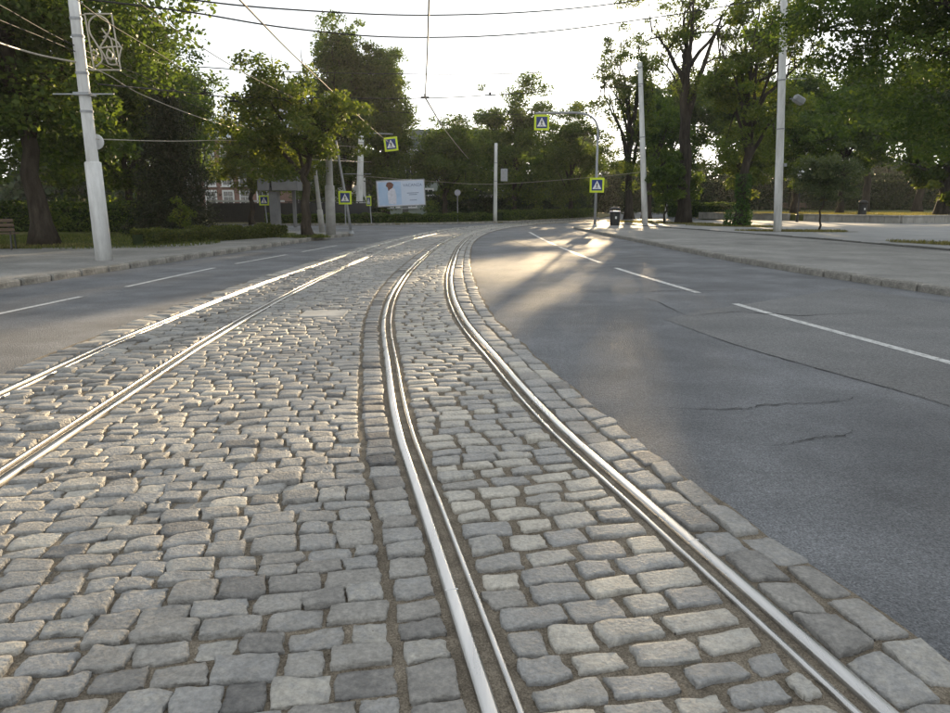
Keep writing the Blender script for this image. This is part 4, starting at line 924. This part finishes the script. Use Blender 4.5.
# globe lamp
t = thing('park_lamp', 'slender dark lamp post with a white globe behind the right pole', 'lamp', (22.6, 51.0, .12))
MB().tube([(0, 0, 0), (0, 0, .5), (0, 0, .55), (0, 0, 2.95)], [.1, .1, .05, .04], 10).build('post', M['dark_metal'], t)
MB().lathe([(.06, 2.93), (.18, 2.98), (.26, 3.12), (.27, 3.22), (.24, 3.36), (.14, 3.47), (.03, 3.5)], n=16).build('globe', M['trim'], t, True)
MB().lathe([(.15, 3.47), (.09, 3.52), (.07, 3.62), (.02, 3.7)], n=12).build('cap', M['grey_metal'], t)
t = thing('white_bollard', 'thin white post just left of the forked tree trunk', 'post', (13.1, 50.0, .12))
MB().tube([(0, 0, 0), (0, 0, 1.35)], [.07, .06], 10).lathe([(.075, 1.35), (.07, 1.4), (.02, 1.44)], n=10).build('shaft', M['white_paint'], t)
MB().lathe([(.12, 0), (.11, .05), (.08, .08)], n=10).build('foot', M['grey_metal'], t)
# band on the sapling stem and marker on the chestnut
t = thing('stem_tie', 'pale yellow tie round the young tree by the right pole', 'tie', (16.7, 35.2, 1.55)); MB().lathe([(.07, -.05), (.1, -.03), (.1, .04), (.07, .06)], n=10).build('band', M['dry_grass'], t); MB().box((.12, -.05, .02), (.22, .05, .09), ry=.2).build('knot', M['dry_grass'], t)

# ------------------------------------------------------------------ overhead wires
def wire(label, pts, r=.012, mat='wire', fit=(), group=None, n=8):
    P = [at(*p) for p in pts]; o = P[0].copy(); t = thing('overhead_wire', label, 'wire', o, group=group)
    MB().tube([p - o for p in catmull(P, n)], r, 5).build('cable', M[mat], t, True)
    for f in fit:
        c = at(*f[:3]) - o; k = f[3] if len(f) > 3 else .12
        MB().tube([c - Vector((k / 2, 0, 0)), c + Vector((k / 2, 0, 0))], .03, 6).build('clamp', M['wire'], t); MB().box(c + Vector((0, 0, .06)), (k * .22, .06, .16), bev=.015).build('insulator', M['wire'], t)
    return t
wire('top sagging cross wire over the whole street', [(74, -22, 16.7), (195, 0, 19.5), (300, 10, 22), (420, 15, 25), (540, 11, 28), (640, 0, 30.5), (783, -22, 33.9)], .022)
wire('second sagging cross wire below the topmost one', [(78, -2, 16.7), (190, 12, 19.5), (290, 28, 22), (400, 37, 25), (530, 33, 28), (670, 15, 31), (783, -4, 33.9)], .022)
wire('nearly straight cross wire above the small fittings', [(186, 66, 26), (300, 72, 29), (480, 74, 36), (600, 70, 42), (640.5, 68, 47)], .018)
wire('cross wire carrying dark fittings at the left treetop', [(98, 84, 17), (185, 92, 24), (234, 97, 26), (330, 98, 29), (425, 98, 32), (490, 95, 37), (600, 88, 43), (641, 86, 47)], .02, fit=((205, 93, 24.8, .34), (234, 101, 26, .3), (425, 97, 32, .35), (490, 95, 37, .5), (601, 88, 43, .5)))
wire('faint short cross wire in the sky centre', [(330, 108, 44), (395, 112, 46), (470, 115, 49), (590, 112, 54)], .018)
wire('contact wire over the near track, coming straight down from above', [(436, -180, 7.5), (431, -60, 11.5), (429, 0, 14.7), (427, 60, 20.5), (425, 97, 28)], .02, n=4)
wire('contact wire of the near track bending right past the trees', [(425, 97, 28), (446, 131, 40), (468, 158, 58), (476, 165, 66), (494, 171, 74), (520, 176, 82), (562, 180, 86)], .03, 'wire_pale')
wire('contact wire of the left track, falling steeply to the hanging sign', [(190, -50, 12), (240, 0, 14.7), (318, 78, 24), (391, 144, 50), (425, 163, 64), (470, 172, 70), (495, 175, 74)], .019)
GW = 'feeder wires along the left side'
wire('upper feeder wire from the left edge across the ornament', [(-40, -14, 12), (0, 5, 13.5), (78, 47, 16.7), (190, 96, 24), (300, 138, 38), (361, 155, 51)], .011, group=GW)
wire('lower feeder wire from the left edge to the white pole', [(-40, 2, 12), (0, 20, 13.5), (79, 53, 16.7), (200, 108, 25), (300, 147, 38), (361, 160, 51)], .011, group=GW)
wire('thick pale drooping cable between the left edge and the left pole', [(-40, 28, 13), (0, 43, 14.2), (40, 55, 15.6), (82, 63, 16.7)], .02, 'wire_pale', group=GW)
wire('pale cable leaving the left pole below the ornament', [(84, 64, 16.7), (110, 76, 18), (150, 98, 21), (230, 127, 28), (340, 158, 44), (361, 163, 51)], .013, 'wire_pale', group=GW)
wire('wire passing above the ornament toward the street tree', [(40, -45, 13), (85, 6, 15), (150, 48, 18.5), (260, 112, 28), (361, 150, 51)], .011, group=GW)
wire('thin wire crossing the sky right of the big left tree', [(120, -12, 15), (185, 36, 18), (250, 76, 22), (320, 112, 32), (361, 140, 51)], .011, group=GW)
wire('horizontal stay wire from the left pole behind the trees', [(96, 139, 16.7), (170, 141, 22), (260, 141, 30), (361, 147, 51)], .011, 'wire_pale')
wire('pale low wire pair ending at the concrete pole', [(260, 130, 29), (300, 156, 30), (328, 160, 30.4), (372, 162, 56)], .014, 'wire_pale')
wire('thin wire between the middle pole and the trees on the right', [(361, 176, 51), (430, 181, 55), (496, 184, 54.2), (594, 177, 60), (641, 172, 47.5)], .013, 'wire_pale')

# ------------------------------------------------------------------ morning haze
hm = bpy.data.materials.new('haze_air'); hm.use_nodes = True; hn = hm.node_tree
hn.nodes.remove(hn.nodes['Principled BSDF']); pv = hn.nodes.new('ShaderNodeVolumePrincipled')
pv.inputs['Color'].default_value = (.94, .94, .93, 1); pv.inputs['Density'].default_value = .00032; pv.inputs['Anisotropy'].default_value = .35
hn.links.new(pv.outputs[0], hn.nodes['Material Output'].inputs['Volume'])
tag(MB().box((0, 75, 9.5), (330, 200, 21.2)).build('haze', hm), kind='stuff')
